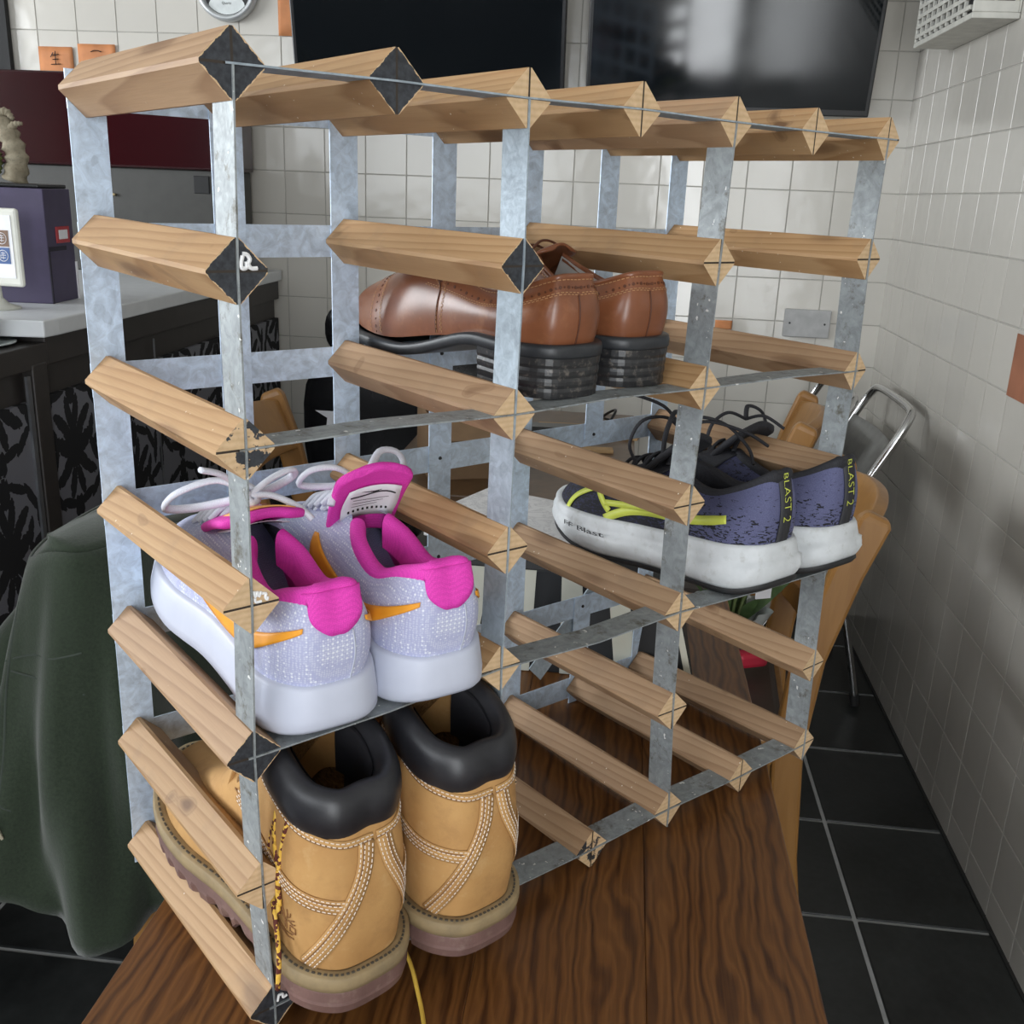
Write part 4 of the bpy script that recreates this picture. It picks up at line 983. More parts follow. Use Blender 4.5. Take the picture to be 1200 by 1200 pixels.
# wall unit with louvred side high on the right wall
M_offw = flat('off_white_plastic', (0.60, 0.59, 0.54), 0.5)
vn = thing('wall_vent_unit', 'cream louvred vent unit high on the side wall', 'vent', (0.972, 2.09, 1.672))
G().box((-0.096, -0.22, 0), (0.0, 0.24, 0.012)).box((-0.096, 0.228, 0.012), (0, 0.24, 0.3)).box((-0.004, -0.22, 0.012), (0, 0.228, 0.3)).box((-0.096, -0.22, 0.288), (-0.004, 0.228, 0.3)).box((-0.096, -0.22, 0.012), (-0.004, -0.212, 0.034)).box((-0.055, -0.22, 0.034), (-0.048, -0.212, 0.288)).box((-0.096, -0.22, 0.034), (-0.086, -0.212, 0.288)).box((-0.014, -0.22, 0.034), (-0.004, -0.212, 0.288)).obj('housing', M_offw, vn, bevel=0.002)
G().box((-0.09, -0.205, 0.014), (-0.006, 0.225, 0.286)).obj('dark_core', M_dark, vn)
sl = G().box((-0.0985, -0.2, -0.005), (-0.0905, 0.226, 0.004)).obj('louvre', M_offw, vn, loc=(0, 0, 0.024), bevel=0.001)
for k in range(1, 12): inst(sl, 'louvre', vn, (0, 0, 0.024 + 0.022*k))
sl2 = G().box((-0.098, -0.004, 0.012), (-0.0908, 0.004, 0.288)).obj('louvre_post', M_offw, vn, loc=(0, -0.16, 0))
for k in range(1, 9): inst(sl2, 'louvre_post', vn, (0, -0.16 + 0.043*k, 0))
# dark doorway at the far left of the back wall
struct(G().box((-2.7, 2.632, 0), (-1.716, 2.652, 2.1)).obj('door_1', M_dark))
# ------------------------------------------------------------------ damask fronted bar counter
def damask_mat():
    m, nt, b = mk('black_damask'); g = NT(nt); tc = g.n('ShaderNodeTexCoord'); sp = g.n('ShaderNodeSeparateXYZ', {0: tc.outputs['Object']})
    P, Q = 0.25, 0.30
    col = g.math('DIVIDE', sp.outputs[1], P); ci = g.math('FLOOR', col)
    px = g.math('ABSOLUTE', g.math('SUBTRACT', g.math('FRACT', col), 0.5))
    rz = g.math('ADD', g.math('DIVIDE', sp.outputs[2], Q), g.math('MULTIPLY', g.math('ABSOLUTE', g.math('MODULO', ci, 2.0)), 0.5))
    pz = g.math('SUBTRACT', g.math('FRACT', rz), 0.5)
    cb = g.n('ShaderNodeCombineXYZ', {0: g.math('MULTIPLY', px, P), 1: g.math('MULTIPLY', pz, Q), 2: 0.0})
    nz = g.noise(cb, 95, 2.0, 0.6, 0.5); fld = None
    # a half motif of leaves and scrolls (centre x, centre z, angle, half length, half width), mirrored about the axis
    for cx, cz, an, la, lb in ((0, .02, 90, .15, .045), (.09, .10, 60, .10, .040), (.15, .02, 25, .11, .045), (.10, -.10, -40, .10, .040), (.05, .24, 75, .09, .035), (.17, .19, 35, .09, .035), (0, .40, 90, .08, .05),
                               (.06, -.24, -70, .09, .035), (.19, -.17, -25, .10, .035), (.27, .08, 70, .08, .030), (.30, -.06, -60, .09, .030), (.40, .02, 20, .09, .030), (.42, .22, 80, .10, .028), (.33, .31, 130, .10, .028), (.40, -.20, 110, .10, .028), (.30, -.32, 40, .10, .028), (.14, -.37, 15, .10, .028), (.16, .40, 160, .10, .026), (.47, -.40, 90, .09, .035), (.02, -.42, 90, .06, .04)):
        dx, dz = g.math('SUBTRACT', px, cx), g.math('SUBTRACT', pz, cz); ca, sa = math.cos(math.radians(an)), math.sin(math.radians(an))
        e1 = g.math('ADD', g.math('MULTIPLY', dx, ca/la), g.math('MULTIPLY', dz, sa/la)); e2 = g.math('ADD', g.math('MULTIPLY', dx, -sa/lb), g.math('MULTIPLY', dz, ca/lb))
        r2 = g.math('ADD', g.math('MULTIPLY', e1, e1), g.math('MULTIPLY', e2, e2))
        fld = r2 if fld is None else g.math('MINIMUM', fld, r2)
    v = g.math('MULTIPLY_ADD', nz, 2.6, fld)
    k = g.ramp(g.math('SUBTRACT', v, 2.45), [(0.55, 1.0), (0.62, 0.0)])
    g.set(b, 'Base Color', g.mix(k, (0.16, 0.16, 0.185), (0.006, 0.006, 0.008)))
    g.set(b, 'Roughness', g.ramp(k, [(0, 0.42), (1, 0.9)]))
    return m
M_dam = damask_mat()
M_btrim = flat('dark_brown_trim', (0.035, 0.030, 0.028), 0.45); M_wtop = flat('white_worktop', (0.66, 0.68, 0.70), 0.35, var=0.02)
M_strip = flat('steel_strip', (0.30, 0.31, 0.33), 0.35, 0.8)
bar = thing('bar_counter', 'bar counter faced with black damask panels', 'counter', (-1.2, 1.5, 0))
G().box((-0.4, -1.1, 0), (0.29, 1.14, 0.94)).obj('carcass', M_btrim, bar)
for y0, y1 in ((-1.08, -0.262), (-0.205, 0.255), (0.262, 0.70), (0.706, 1.138)):
    G().box((-0.006, y0, -0.42), (0.006, y1, 0.42)).obj('damask_panel', M_dam, bar, loc=(0.297, 0, 0.46))
G().box((0.285, -0.258, 0), (0.312, -0.210, 0.95)).obj('corner_post', M_btrim, bar, bevel=0.003)
G().box((0.303, -0.275, 0.03), (0.308, -0.262, 0.93)).obj('edging_strip', M_strip, bar)
G().box((0.302, 0.256, 0.03), (0.3045, 0.261, 0.93)).obj('edging_strip', M_strip, bar)
G().box((-0.4, -1.1, 0.94), (0.31, -0.2, 0.985)).box((-0.4, -0.2, 0.94), (0.306, 1.14, 0.998)).obj('fascia', M_btrim, bar, bevel=0.002)
wt = tag(G().prism([(-0.36, -0.235), (0.25, -0.245), (0.328, -0.235), (0.332, -0.19), (0.318, 1.14), (-0.4, 1.14)], 0.998, 1.030).obj('white_worktop', M_wtop, None, (-1.2, 1.5, 0), bevel=0.003), 'white worktop lying on the damask counter', 'worktop')
# drinks cabinet standing on the worktop
M_burg, _nt, _b = mk('burgundy_gloss'); setp(_b, (0.055, 0.006, 0.010), 0.08); g_ = NT(_nt); g_.set(_b, 'Base Color', g_.ramp(g_.noise(g_.coord('Object'), 3, 2), [(0.3, (0.022, 0.002, 0.004)), (0.7, (0.032, 0.004, 0.006))]))
M_cabg = flat('grey_brown_panel', (0.036, 0.035, 0.031), 0.5)
cab = thing('bar_back_cabinet', 'grey cabinet with a glossy burgundy upper panel', 'cabinet', (-1.42, 2.31, 1.030))
G().box((-0.44, 0, 0), (0.464, 0.29, 0.287)).obj('lower_body', M_cabg, cab, bevel=0.003)
G().box((-0.44, -0.02, 0.287), (0.474, 0.29, 0.530)).obj('upper_panel', M_burg, cab, bevel=0.006)
G().box((0.407, -0.004, 0.225), (0.452, 0.002, 0.272)).obj('switch_plate', M_dark, cab, bevel=0.002)
G().lathe([(0, -0.012), (0.004, -0.010), (0.004, 0)], 10, (0.174, 0, 0.213), axis='y').obj('lock', M_brass, cab)
G().box((0.466, 0.02, 0.0), (0.484, 0.05, 0.31)).obj('white_edge_strip', M_offw, cab, bevel=0.008)
# things on the worktop
M_pur = flat('purple_card', (0.050, 0.038, 0.088), 0.55); M_purd = flat('purple_card_tear', (0.02, 0.016, 0.03), 0.8); M_red = flat('red_sticker', (0.42, 0.03, 0.04), 0.5)
pb = thing('purple_gift_box', 'torn purple cardboard box on the white worktop', 'box', (-1.13, 1.565, 1.030), (0, 0, math.radians(5)))
G().box((-0.13, -0.062, 0), (0.13, 0.062, 0.232)).obj('carton', M_pur, pb, bevel=0.002)
G().box((0.129, -0.058, 0.107), (0.1315, 0.020, 0.116)).box((0.129, -0.062, 0.0), (0.1312, -0.056, 0.11)).obj('torn_edge', M_purd, pb)
G().box((0.129, -0.022, 0.122), (0.1325, 0.040, 0.156)).obj('red_sticker', M_red, pb, bevel=0.003)
G().box((0.1315, -0.012, 0.130), (0.1335, 0.028, 0.149)).obj('white_sticker_face', M_label, pb, bevel=0.003)
G().box((0.126, 0.058, 0.0), (0.133, 0.064, 0.08)).obj('flap', M_label, pb)
tr = tag(G().box((-0.10, -0.05, 0), (0.075, 0.06, 0.008)).obj('black_tray', M_tvb, None, (-1.085, 1.575, 1.2625), bevel=0.003), 'flat black tray on top of the purple box', 'tray')
M_bark = leather_mat('pale_bark', (0.20, 0.165, 0.11), (0.34, 0.30, 0.22), 0.9, 60, wear=(0.08, 0.07, 0.045), bump=0.6)
dw = thing('driftwood_piece', 'gnarled pale driftwood piece standing on the black tray', 'driftwood', (-1.125, 1.575, 1.2705))
def knob(path, rs, name, mat):
    pts = smooth_path(path, 24); rr = [cr([(r,) for r in rs], i/23)[0]*(1+0.22*math.sin(i*1.9)+0.12*math.sin(i*4.3)) for i in range(24)]
    G().tube(pts, rr, 12).obj(name, mat, dw, smooth=True)
knob([(0.035, 0, 0.004), (0.045, 0, 0.05), (0.03, 0, 0.10), (0.0, 0.01, 0.145)], [.024, .022, .020, .012], 'trunk', M_bark)
knob([(-0.04, 0, 0.0), (-0.03, 0, 0.06), (-0.02, 0, 0.12), (0.005, 0, 0.16)], [.03, .026, .02, .01], 'trunk', M_bark)
knob([(0.03, 0, 0.10), (0.05, -0.005, 0.115), (0.066, 0, 0.118)], [.010, .007, .003], 'branch', M_bark)
knob([(0.0, 0, 0.13), (0.03, 0, 0.14), (0.046, 0, 0.125)], [.012, .008, .004], 'branch', M_bark)
M_moss = flat('green_moss', (0.13, 0.15, 0.05), 0.9, var=0.3, scale=200)
knob([(0.0, -0.015, 0.02), (0.005, -0.02, 0.05), (0.0, -0.015, 0.07)], [.014, .018, .008], 'moss', M_moss)
fr = thing('picture_stand', 'white plastic picture stand with four stamp motifs', 'picture', (-1.045, 1.40, 1.030), (0, 0, math.radians(-4)))
M_ivory = flat('ivory_plastic', (0.68, 0.68, 0.62), 0.4, var=0.02)
G().box((-0.075, -0.006, 0.045), (0.065, 0.006, 0.195)).obj('frame', M_ivory, fr, bevel=0.006)
G().box((-0.065, -0.0075, 0.062), (0.052, -0.005, 0.182)).obj('sheet', M_label, fr)
for i in range(2):
    for j in range(2):
        cc = flat('stamp_blue', (0.06, 0.12, 0.30), 0.6) if (i + j) % 2 == 0 else flat('stamp_brown', (0.20, 0.12, 0.08), 0.6)
        x, z = 0.030 - 0.031*i, 0.105 + 0.033*j
        st = G().box((x-0.0145, -0.0086, z-0.0155), (x+0.0145, -0.0074, z+0.0155)).obj('stamp', cc, fr)
        g = G(); g.tube([(x+0.0105*math.cos(a), -0.009, z+0.0105*math.sin(a)) for a in [2*math.pi*k/20 for k in range(20)]], 0.0007, 4, closed=True)
        for s2 in ([(-.005, .005), (.005, .005)], [(-.006, .001), (.006, .001)], [(0, .008), (0, -.007)], [(-.005, -.004), (.005, -.004)], [(-.005, .001), (-.006, -.006)]): g.tube([(x+a, -0.009, z+b) for a, b in s2], 0.0007, 4)
        g.obj('stamp_motif', M_label, st)
G().lathe([(0, 0), (0.042, 0), (0.042, 0.004), (0.022, 0.010), (0.010, 0.022), (0.009, 0.05), (0, 0.05)], 20).obj('foot', M_ivory, fr, smooth=True)
def zebra_mat():
    m, nt, b = mk('zebra_glaze'); g = NT(nt); c2 = g.coord('Object')
    w = g.n('ShaderNodeTexWave', {'Vector': c2, 'Scale': 42.0, 'Distortion': 3.0}, wave_type='BANDS', bands_direction='Z')
    g.set(b, 'Base Color', g.ramp(w.outputs['Fac'], [(0.49, (0.01, 0.01, 0.01)), (0.51, (0.75, 0.75, 0.73))])); setp(b, None, 0.25); return m
zb_ = thing('zebra_bowl', 'black and white zebra patterned bowl on a glass saucer', 'bowl', (-0.985, 1.215, 0.985))
G().lathe([(0, 0.006), (0.03, 0.006), (0.045, 0.03), (0.048, 0.06), (0.036, 0.085), (0.033, 0.084), (0.044, 0.058), (0.03, 0.012), (0, 0.011)], 28).obj('bowl', zebra_mat(), zb_, smooth=True)
G().lathe([(0, 0), (0.05, 0.0), (0.075, 0.006), (0.075, 0.0085), (0.05, 0.0035), (0, 0.0035)], 32).obj('saucer', flat('pale_glass', (0.45, 0.5, 0.5), 0.1), zb_, smooth=True)
cbl = tag(G().tube(smooth_path([(-0.965, 2.0, 1.034), (-0.90, 2.05, 1.036), (-0.862, 2.12, 1.00), (-0.856, 2.2, 0.86), (-0.858, 2.24, 0.6), (-0.86, 2.26, 0.2), (-0.86, 2.27, 0.004)], 40), 0.003, 6).obj('hanging_cable', M_offw, None, smooth=True), 'thin pale cable hanging down the counter front', 'cable')
# ------------------------------------------------------------------ wooden chairs
def varnish_mat(name, a, b2):
    m, nt, b = mk(name); g = NT(nt); c2 = g.coord('Object', (30, 30, 4), rand=True); n = g.noise(c2, 1.0, 4, 0.6, 0.5)
    g.set(b, 'Base Color', g.ramp(n, [(0.3, a), (0.7, b2)])); setp(b, None, 0.35); return m
M_chw = varnish_mat('orange_beech_varnish', (0.27, 0.125, 0.032), (0.36, 0.18, 0.052)); M_seat = leather_mat('dark_brown_vinyl', (0.035, 0.022, 0.018), (0.05, 0.034, 0.028), 0.5)
def loft_rect(g, pts, w, d):
    """rectangular section (w along y, d along x) through pts in the xz-plane direction"""
    n = len(pts); vs = []
    for i, p in enumerate(pts):
        p = Vector(p); t = (Vector(pts[min(i+1, n-1)])-Vector(pts[max(i-1, 0)])).normalized(); s = Vector((0, 1, 0)); u = s.cross(t).normalized()
        k = 0.72 if i == n-1 else 1
        vs += [p + s*(a*w/2*k) + u*(b*d/2*k) for a, b in ((-1, -1), (1, -1), (1, 1), (-1, 1))]
    fs = [(i*4+j, i*4+(j+1) % 4, (i+1)*4+(j+1) % 4, (i+1)*4+j) for i in range(n-1) for j in range(4)] + [(3, 2, 1, 0), tuple((n-1)*4+j for j in range(4))]
    return g.add(vs, fs)
def wood_chair(label, loc, rz, hs=1.0):
    t = thing('wooden_chair', label, 'chair', loc, (0, 0, rz), 'beech restaurant chairs')   # faces local +X
    for s in (-1, 1):
        loft_rect(G(), [(-.245, s*.19, 0), (-.215, s*.19, .2), (-.20, s*.19, .42), (-.215, s*.19, .60), (-.255, s*.19, .76), (-.285, s*.19, .85), (-.290, s*.19, .862)], .030, .052).obj('back_post', M_chw, t, bevel=0.006)
        loft_rect(G(), [(.17, s*.185, 0), (.18, s*.185, .25), (.185, s*.185, .43)], .034, .034).obj('leg', M_chw, t, bevel=0.004)
        G().box((-.19, s*.185-.012, .385), (.18, s*.185+.012, .435)).obj('side_rail', M_chw, t, bevel=0.003)
        G().box((-.20, s*.185-.009, .17), (.17, s*.185+.009, .195)).obj('stretcher', M_chw, t, bevel=0.003)
    def rail(z0, z1, x0, x1, b0):
        def fn(a, b):
            y = (a-.5)*.36; bow = b0*(1-(2*(a-.5))**2)
            return (x0+(x1-x0)*b - bow, y, z0+(z1-z0)*b + .018*(1-(2*(a-.5))**2)*b)
        return G().grid(fn, 14, 6).obj('back_rail', M_chw, t, smooth=True, solid=.022, soff=0, bevel=0.004)
    t.scale = (1, 1, hs)
    rail(.735, .842, -.238, -.278, .045); rail(.56, .60, -.208, -.214, .03)
    G().box((.165, -.185, .385), (.19, .185, .435)).obj('cross_rail', M_chw, t, bevel=0.003)
    G().box((-.205, -.185, .385), (-.18, .185, .435)).obj('cross_rail', M_chw, t, bevel=0.003)
    G().box((-.19, -.19, .435), (.20, .19, .468)).obj('seat', M_seat, t, bevel=0.014, seg=3)
    return t
wood_chair('wooden chair with a bouquet on its seat beside the oak table', (.345, 1.245, 0), math.radians(176), .965)
wood_chair('wooden chair below the socket plate next to the chrome folding chairs', (.34, 1.78, 0), math.radians(170))
wood_chair('wooden chair with a bare curved back rail beside the damask counter', (-.235, 1.42, 0), math.radians(8))
wood_chair('wooden chair hidden under the green fleece jacket', (-.195, .795, 0), math.radians(2), .94)
# ------------------------------------------------------------------ fleece jacket over the left chair
def fleece_mat():
    m, nt, b = mk('dark_green_fleece'); g = NT(nt); c2 = g.coord('Object'); n = g.noise(c2, 260, 4, 0.7); n2 = g.noise(c2, 9, 3)
    g.set(b, 'Base Color', g.mix(g.ramp(n, [(0.35, 0.0), (0.7, 1.0)]), g.ramp(n2, [(0.3, (0.012, 0.021, 0.010)), (0.7, (0.017, 0.028, 0.014))]).outputs[0], (0.027, 0.041, 0.022))); setp(b, None, 0.95); b.inputs['Sheen Weight'].default_value = 0.25
    g.set(b, 'Normal', g.bump(n, 0.5, 0.001)); return m
M_flc = fleece_mat(); M_seam = flat('seam_thread', (0.05, 0.062, 0.05), 0.9); M_cord = flat('beige_cord', (0.42, 0.37, 0.27), 0.8)
jk = thing('fleece_jacket', 'dark green fleece jacket draped over a wooden chair back', 'jacket', (-.49, .70, .30))
def _l(ps): return [(x+.49, y-.70, z-.30) for x, y, z in ps]
TOP = _l([(-.525, .610, .825), (-.475, .570, .850), (-.425, .580, .852), (-.395, .70, .845), (-.41, .93, .80), (-.49, .97, .80), (-.53, .85, .83), (-.545, .70, .825)])
HEM = _l([(-.575, .53, .40), (-.47, .485, .37), (-.355, .495, .355), (-.325, .65, .42), (-.34, .95, .45), (-.48, 1.0, .45), (-.58, .92, .45), (-.63, .70, .43)])
def jf(a, b):
    t, h = Vector(cr(TOP, a, True)), Vector(cr(HEM, a, True)); k = b**0.82
    p = t.lerp(h, b); p.x = t.x + (h.x-t.x)*k; p.y = t.y + (h.y-t.y)*k
    f = .020*math.sin(a*2*math.pi*7 + 1.8*math.sin(b*3.4))*min(1, b*1.6) + .006*math.sin(a*2*math.pi*15+b*5)*b
    c0 = Vector((.0, .05, 0)); d = Vector((p.x-c0.x, p.y-c0.y, 0)); d = d.normalized() if d.length else d
    return p + d*f + Vector((0, 0, .012*math.sin(a*2*math.pi*5)*b))
g = G().grid(jf, 96, 30, cu=True)
def cap(a, b):
    t = Vector(cr(TOP, a, True)); m = Vector((.0, t.y*.9+.01, t.z+.012)); return t.lerp(m, b) + Vector((0, 0, .006*math.sin(b*math.pi)))
g.grid(cap, 48, 6, cu=True)
g.obj('body', M_flc, jk, smooth=True, solid=.004)
SL = [(-.045, .02, .49), (-.070, -.03, .40), (-.10, -.08, .30), (-.125, -.11, .20), (-.14, -.12, .12), (-.145, -.12, .08)]
pts = smooth_path(SL, 24); G().tube(pts, [.030+.026*min(1, i/8)+.004*math.sin(i*1.3) for i in range(24)], 20).obj('sleeve', M_flc, jk, smooth=True)
for pth in ([(.20, .24), (.12, .26), (.04, .33), (.99, .40)], [(.02, .12), (.015, .4), (.03, .7), (.05, .98)], [(.99, .60), (.02, .70), (.05, .74)]):
    P_ = []
    for k in range(24):
        u, v = cr(pth if abs(pth[0][0]-pth[1][0]) < .5 else [(u+(1 if u < .5 else 0), v) for u, v in pth], k/23); P_.append(jf(u % 1, v) + (jf(u % 1, v)-Vector((.0, .05, jf(u % 1, v).z))).normalized()*.004)
    G().tube(P_, .0014, 5).obj('seam', M_seam, jk)
zp = jf(.03, .74); G().tube([zp+Vector((0, -.012, 0)), zp+Vector((.004, -.016, -.015)), zp+Vector((.012, -.016, -.032))], [.003, .0035, .002], 6).obj('zip_pull', M_cord, jk)
# ------------------------------------------------------------------ chrome folding chairs by the right wall
M_chr = flat('chrome_tube', (0.62, 0.62, 0.62), 0.18, 1.0, var=0.02); M_gpan = flat('grey_vinyl_panel', (0.27, 0.27, 0.26), 0.5); M_rub = flat('black_rubber_foot', (0.015, 0.015, 0.015), 0.7)
def folding_chair(label, loc, rz):
    t = thing('folding_chair', label, 'chair', loc, (0, 0, rz), 'chrome folding chairs'); w = .20
    bk = lambda z, y: (.42*(1-z/.81), y, z)
    path = [bk(.0, -w), bk(.3, -w), bk(.60, -w), bk(.74, -w), bk(.795, -w*.93), bk(.812, -w*.75), bk(.815, 0), bk(.812, w*.75), bk(.795, w*.93), bk(.74, w), bk(.60, w), bk(.3, w), bk(0, w)]
    G().tube(smooth_path(path, 60), .011, 10).obj('front_frame', M_chr, t, smooth=True)
    lp = [(.03, -w+.024, .012), (.06, -w+.024, .14), (.11, -w+.024, .33), (.15, -w+.024, .425), (.18, -w*.7, .44), (.18, w*.7, .44), (.15, w-.024, .425), (.11, w-.024, .33), (.06, w-.024, .14), (.03, w-.024, .012)]
    G().tube(smooth_path(lp, 50), .010, 10).obj('rear_frame', M_chr, t, smooth=True)
    for s in (-1, 1):
        G().tube([(.42, s*w, 0), (.413, s*w, .03)], .0135, 10).obj('rubber_foot', M_rub, t); G().tube([(.028, s*(w-.024), 0), (.034, s*(w-.024), .03)], .0135, 10).obj('rubber_foot', M_rub, t)
    def pan(a, b): x, y, z = bk(.565+.16*a, (b-.5)*2*(w-.008)); return (x - .02*(1-(2*b-1)**2), y, z)
    G().grid(pan, 6, 12).obj('back_panel', M_gpan, t, smooth=True, solid=.010, soff=0)
    G().box((.06, -w+.03, .425), (.40, w-.03, .445)).obj('seat', M_gpan, t, bevel=.006)
    G().tube([(.085, -w+.03, .22), (.085, w-.03, .22)], .007, 8).obj('brace', M_chr, t)
    return t
folding_chair('chrome folding chair standing against the side wall tiles', (.925, 2.20, 0), math.radians(181))
folding_chair('chrome folding chair nested in front of its twin near the corner', (.815, 2.34, 0), math.radians(181))
# ------------------------------------------------------------------ bouquet on the chair seat
bq = thing('flower_bouquet', 'wrapped bouquet with green leaves and yellow flowers on the chair seat', 'bouquet', (.44, 1.27, .468), (0, 0, .4))
M_leaf = flat('leaf_green', (0.075, 0.13, 0.045), 0.5, var=0.2); M_yel = flat('yellow_petal', (0.60, 0.36, 0.03), 0.6); M_stem = flat('stem_green', (0.11, 0.15, 0.05), 0.6); M_wrap = flat('clear_wrap', (0.42, 0.45, 0.44), 0.15); M_redp = flat('red_ribbon', (0.50, 0.02, 0.05), 0.5)
random.seed(11)
def leaf(g, a, b, w):
    a, b = Vector(a), Vector(b); d = b-a; s = d.cross(Vector((random.random()-.5, random.random()-.5, 1))).normalized(); n = s.cross(d).normalized()
    vs = []; m = 6
    for i in range(m+1):
        t = i/m; ww = w*math.sin(math.pi*min(1, t*.96+.03)); c2 = a + d*t + n*(.15*d.length*math.sin(t*math.pi*.8)); vs += [c2 + s*ww, c2 + n*(.2*ww), c2 - s*ww]
    g.add(vs, [q for i in range(m) for q in ((3*i, 3*i+1, 3*i+4, 3*i+3), (3*i+1, 3*i+2, 3*i+5, 3*i+4))])
lf0 = None
for k in range(22):
    a = random.random()*6.28; r = .02+.05*random.random(); h = .06+.14*random.random()
    p0 = (r*math.cos(a)*.4, r*math.sin(a)*.4, h*.6); p1 = (r*2*math.cos(a), r*2*math.sin(a), h+.04)
    g = G(); leaf(g, p0, p1, .014); g.obj('leaf', M_leaf, bq, smooth=True)
for k in range(7):
    a = k*.9; G().tube(smooth_path([(.01*math.cos(a), .01*math.sin(a), .0), (.02*math.cos(a), .02*math.sin(a), .1), (.05*math.cos(a), .05*math.sin(a), .19)], 8), .003, 6).obj('stem', M_stem, bq)
    if k % 2 == 0:
        c2 = Vector((.05*math.cos(a), .05*math.sin(a), .19)); g = G()
        for j in range(9): b2 = 6.28*j/9; leaf(g, c2, c2+Vector((.034*math.cos(b2), .034*math.sin(b2), .008)), .008)
        g.obj('flower_head', M_yel, bq, smooth=True)
G().grid(lambda a, b: ((.022+.05*b)*math.cos(6.28*a)*(1+.12*math.sin(a*44)), (.022+.05*b)*math.sin(6.28*a)*(1+.12*math.sin(a*44)), .0+.10*b), 60, 5, cu=True).obj('wrapping', M_wrap, bq, smooth=True)
G().box((-.012, -.075, .0), (.05, -.045, .03)).obj('ribbon_tail', M_redp, bq, bevel=.008)
G().box((.0, -.085, .145), (.03, -.082, .17)).obj('price_card', M_label, bq)
# ------------------------------------------------------------------ striped hat box and things standing behind the rack
M_sblk = flat('black_card', (0.010, 0.010, 0.011), 0.6); M_cream = flat('cream_stripe', (0.62, 0.60, 0.50), 0.6, var=0.03)
sb = thing('striped_box', 'black box with wide cream stripes standing behind the rack', 'box', (.135, .655, TT))
BT = [(-.185, -.090), (.180, -.090), (.180, .11), (-.185, .11)]; TP = [(-.150, -.078), (.146, -.078), (.146, .10), (-.150, .10)]; HB = .125
vs = [(x, y, 0) for x, y in BT] + [(x, y, HB) for x, y in TP]
G().add(vs, [(0, 3, 2, 1), (4, 5, 6, 7), (0, 1, 5, 4), (1, 2, 6, 5), (2, 3, 7, 6), (3, 0, 4, 7)]).obj('carton', M_sblk, sb, bevel=.002)
def stripe(t0, t1):
    e = .0016; f = lambda t, z: (BT[0][0]+(BT[1][0]-BT[0][0])*t + ((TP[0][0]-BT[0][0])+((TP[1][0]-TP[0][0])-(BT[1][0]-BT[0][0]))*t)*z/HB, -.090+.012*z/HB)
    vs = []
    for t in (t0, t1):
        for z in (.001, HB-.001):
            x, y = f(t, z); vs += [(x, y-e, z), (x, y+.0005, z)]
    G().add(vs, [(0, 4, 6, 2), (1, 3, 7, 5), (0, 2, 3, 1), (4, 5, 7, 6), (0, 1, 5, 4), (2, 6, 7, 3)]).obj('stripe', M_cream, sb, recalc=True)
for t0, t1 in ((.02, .10), (.20, .28), (.385, .465), (.565, .645), (.745, .82), (.975, .997)): stripe(t0, t1)
def marble_mat():
    m, nt, b = mk('white_marbled_card'); g = NT(nt); n = g.noise(g.coord('Object', (1, 1, 1)), 26, 5, 0.7, 2.0)
    g.set(b, 'Base Color', g.ramp(n, [(0.44, (0.66, 0.65, 0.65)), (0.5, (0.50, 0.49, 0.50)), (0.54, (0.68, 0.67, 0.67))])); setp(b, None, 0.4); return m
wb = thing('white_marbled_box', 'flat white marbled box lying on the striped box', 'box', (.105, .69, TT+HB), (0, 0, math.radians(-24)))
G().box((-.115, -.075, 0), (.115, .085, .018)).obj('base', marble_mat(), wb, bevel=.002)
G().box((-.118, -.078, .019), (.118, .088, .026)).obj('lid', marble_mat(), wb, bevel=.002)
tag(G().tube(smooth_path([(.16, .62, TT+HB+.030), (.14, .68, TT+HB+.031), (.175, .74, TT+HB+.031), (.20, .70, TT+HB+.031), (.17, .66, TT+HB+.031), (.23, .64, TT+HB+.030), (.26, .66, TT+HB+.010)], 40), .003, 6).obj('black_cable', M_tvb, None, smooth=True), 'black cable curled on the white marbled box', 'cable')
# second table further back with cardboard box and clutter
t2 = thing('side_table', 'brown side table with clutter further back', 'table', (.03, 1.72, 0))
M_brn = varnish_mat('brown_table_varnish', (0.075, 0.04, 0.018), (0.12, 0.065, 0.03))
G().box((-.30, -.40, .70), (.22, .45, .73)).obj('table_top', M_brn, t2, bevel=.003)
G().tube([(0, 0, .03), (0, 0, .70)], .032, 14).obj('pedestal', M_brn, t2, smooth=False)
G().lathe([(0, .0), (.20, .0), (.20, .012), (.06, .032), (0, .034)], 28).obj('foot_plate', M_tvb, t2)
M_card = flat('brown_cardboard', (0.19, 0.115, 0.06), 0.85, var=.05); M_cardl = flat('grey_cardboard', (0.20, 0.19, 0.18), 0.85)
cbx = thing('cardboard_carton', 'open brown cardboard carton on the side table', 'box', (-.10, 1.52, .73), (0, 0, .35))
for lo_, hi_, nm in (((-.10, -.08, 0), (-.097, .08, .13), 'side'), ((.097, -.08, 0), (.10, .08, .13), 'side'), ((-.097, -.08, 0), (.097, -.077, .13), 'side'), ((-.097, .077, 0), (.097, .08, .13), 'side'), ((-.097, -.077, 0), (.097, .077, .003), 'base')): G().box(lo_, hi_).obj(nm, M_card, cbx)
G().bar((-.09, -.078, .13), (-.09, -.145, .10), .003, .003).obj('flap_edge', M_card, cbx)
G().add([(-.095, -.079, .13), (.095, -.079, .13), (.09, -.15, .095), (-.09, -.15, .095)], [(0, 1, 2, 3)]).obj('flap', M_card, cbx, solid=.003)
ad = thing('power_adapter', 'black power adapter with a white label on the side table', 'adapter', (.06, 1.80, .73), (0, 0, .1))
G().box((-.075, -.03, 0), (.075, .03, .042)).obj('case', M_tvb, ad, bevel=.006); G().box((-.035, -.0312, .015), (.0, -.0298, .03)).obj('label_plate', M_label, ad)
M_ply = flat('pale_plywood', (0.42, 0.27, 0.13), 0.7)
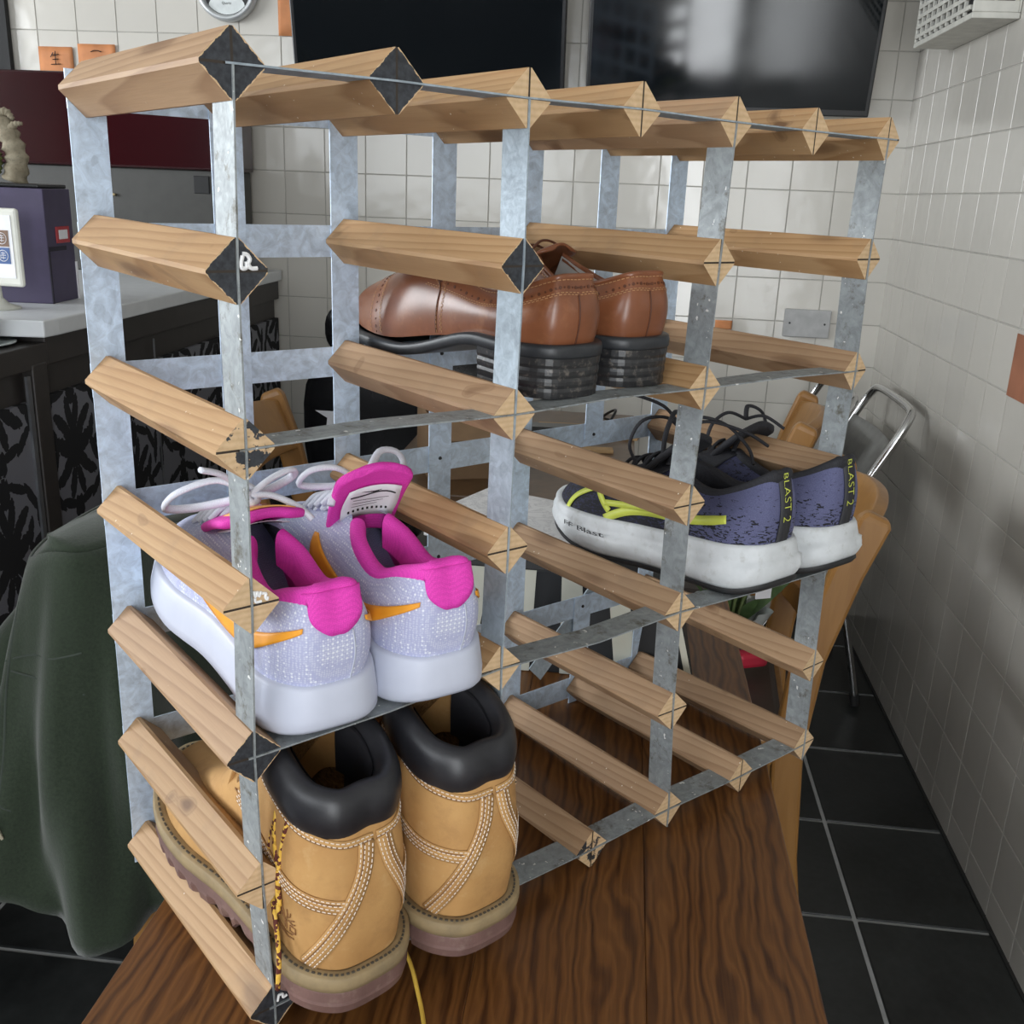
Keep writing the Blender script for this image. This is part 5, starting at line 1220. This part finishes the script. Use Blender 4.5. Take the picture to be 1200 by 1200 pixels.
for k, (x, y, z, r) in enumerate(((.10, 1.73, .73, .1), (.16, 1.90, .73, -.15), (.15, 1.94, .738, .05), (.17, 1.98, .73, .3))):
    tag(G().box((-.12, -.015, 0), (.12, .015, .008)).obj('wooden_batten', M_ply, None, (x-.02, y, z), (0, 0, r), bevel=.001), ('thin plywood batten in front of the power adapter', 'thin plywood batten lying nearest the adapter cable', 'thin plywood batten lying on top of another batten', 'thin plywood batten turned askew behind the others')[k], 'batten', 'plywood battens')
tag(G().tube(smooth_path([(.13, 1.80, .75), (.17, 1.82, .76), (.20, 1.88, .80), (.17, 1.93, .77), (.22, 1.98, .75), (.24, 2.05, .735)], 30), .0035, 6).obj('adapter_cable', M_tvb, None, smooth=True), 'black adapter cable looping over the battens', 'cable')
# ------------------------------------------------------------------ black padded chair by the back wall
pc = thing('padded_office_chair', 'black padded office chair with a white splash print', 'chair', (-.50, 2.28, 0), (0, 0, 0))
M_pad = leather_mat('black_vinyl', (0.008, 0.008, 0.009), (0.016, 0.016, 0.018), 0.25, 10)
def pillow(c2, sx, sy, sz, name, e=3.0):
    def fn(a, b):
        th, ph = a*2*math.pi, (b-.5)*math.pi; f = lambda v: math.copysign(abs(v)**(2/e), v)
        return (c2[0]+sx*f(math.cos(ph))*f(math.cos(th)), c2[1]+sy*f(math.cos(ph))*f(math.sin(th)), c2[2]+sz*f(math.sin(ph)))
    return G().grid(fn, 32, 16, cu=True).obj(name, M_pad, pc, smooth=True)
pillow((.0, 0, .905), .135, .05, .085, 'headrest', 2.6); pillow((.10, 0, .63), .30, .07, .23, 'backrest', 3.4); pillow((0, -.24, .45), .22, .24, .05, 'seat', 3.4)
G().tube([(0, -.2, .06), (0, -.2, .42)], .025, 10).obj('column', M_tvb, pc)
for k in range(5): a = 6.283*k/5; G().tube([(0, -.2, .07), (.24*math.cos(a), -.2+.24*math.sin(a), .025)], .016, 8).obj('base_arm', M_tvb, pc)
sp_ = [(.0, .0), (.03, .012), (.06, .05), (.055, .015), (.09, .02), (.06, -.01), (.075, -.04), (.03, -.03), (-.02, -.06), (-.015, -.02), (-.05, 0.0)]
g = G(); n = len(sp_); g.add([(x-.10, -.064, z+.68) for x, z in sp_], [tuple(range(n))]); g.add([(.9*x+.09, -.064, .9*z+.63) for x, z in sp_], [tuple(range(n))])
g.obj('white_print', M_label, pc, solid=.002)['kind'] = 'stuff'
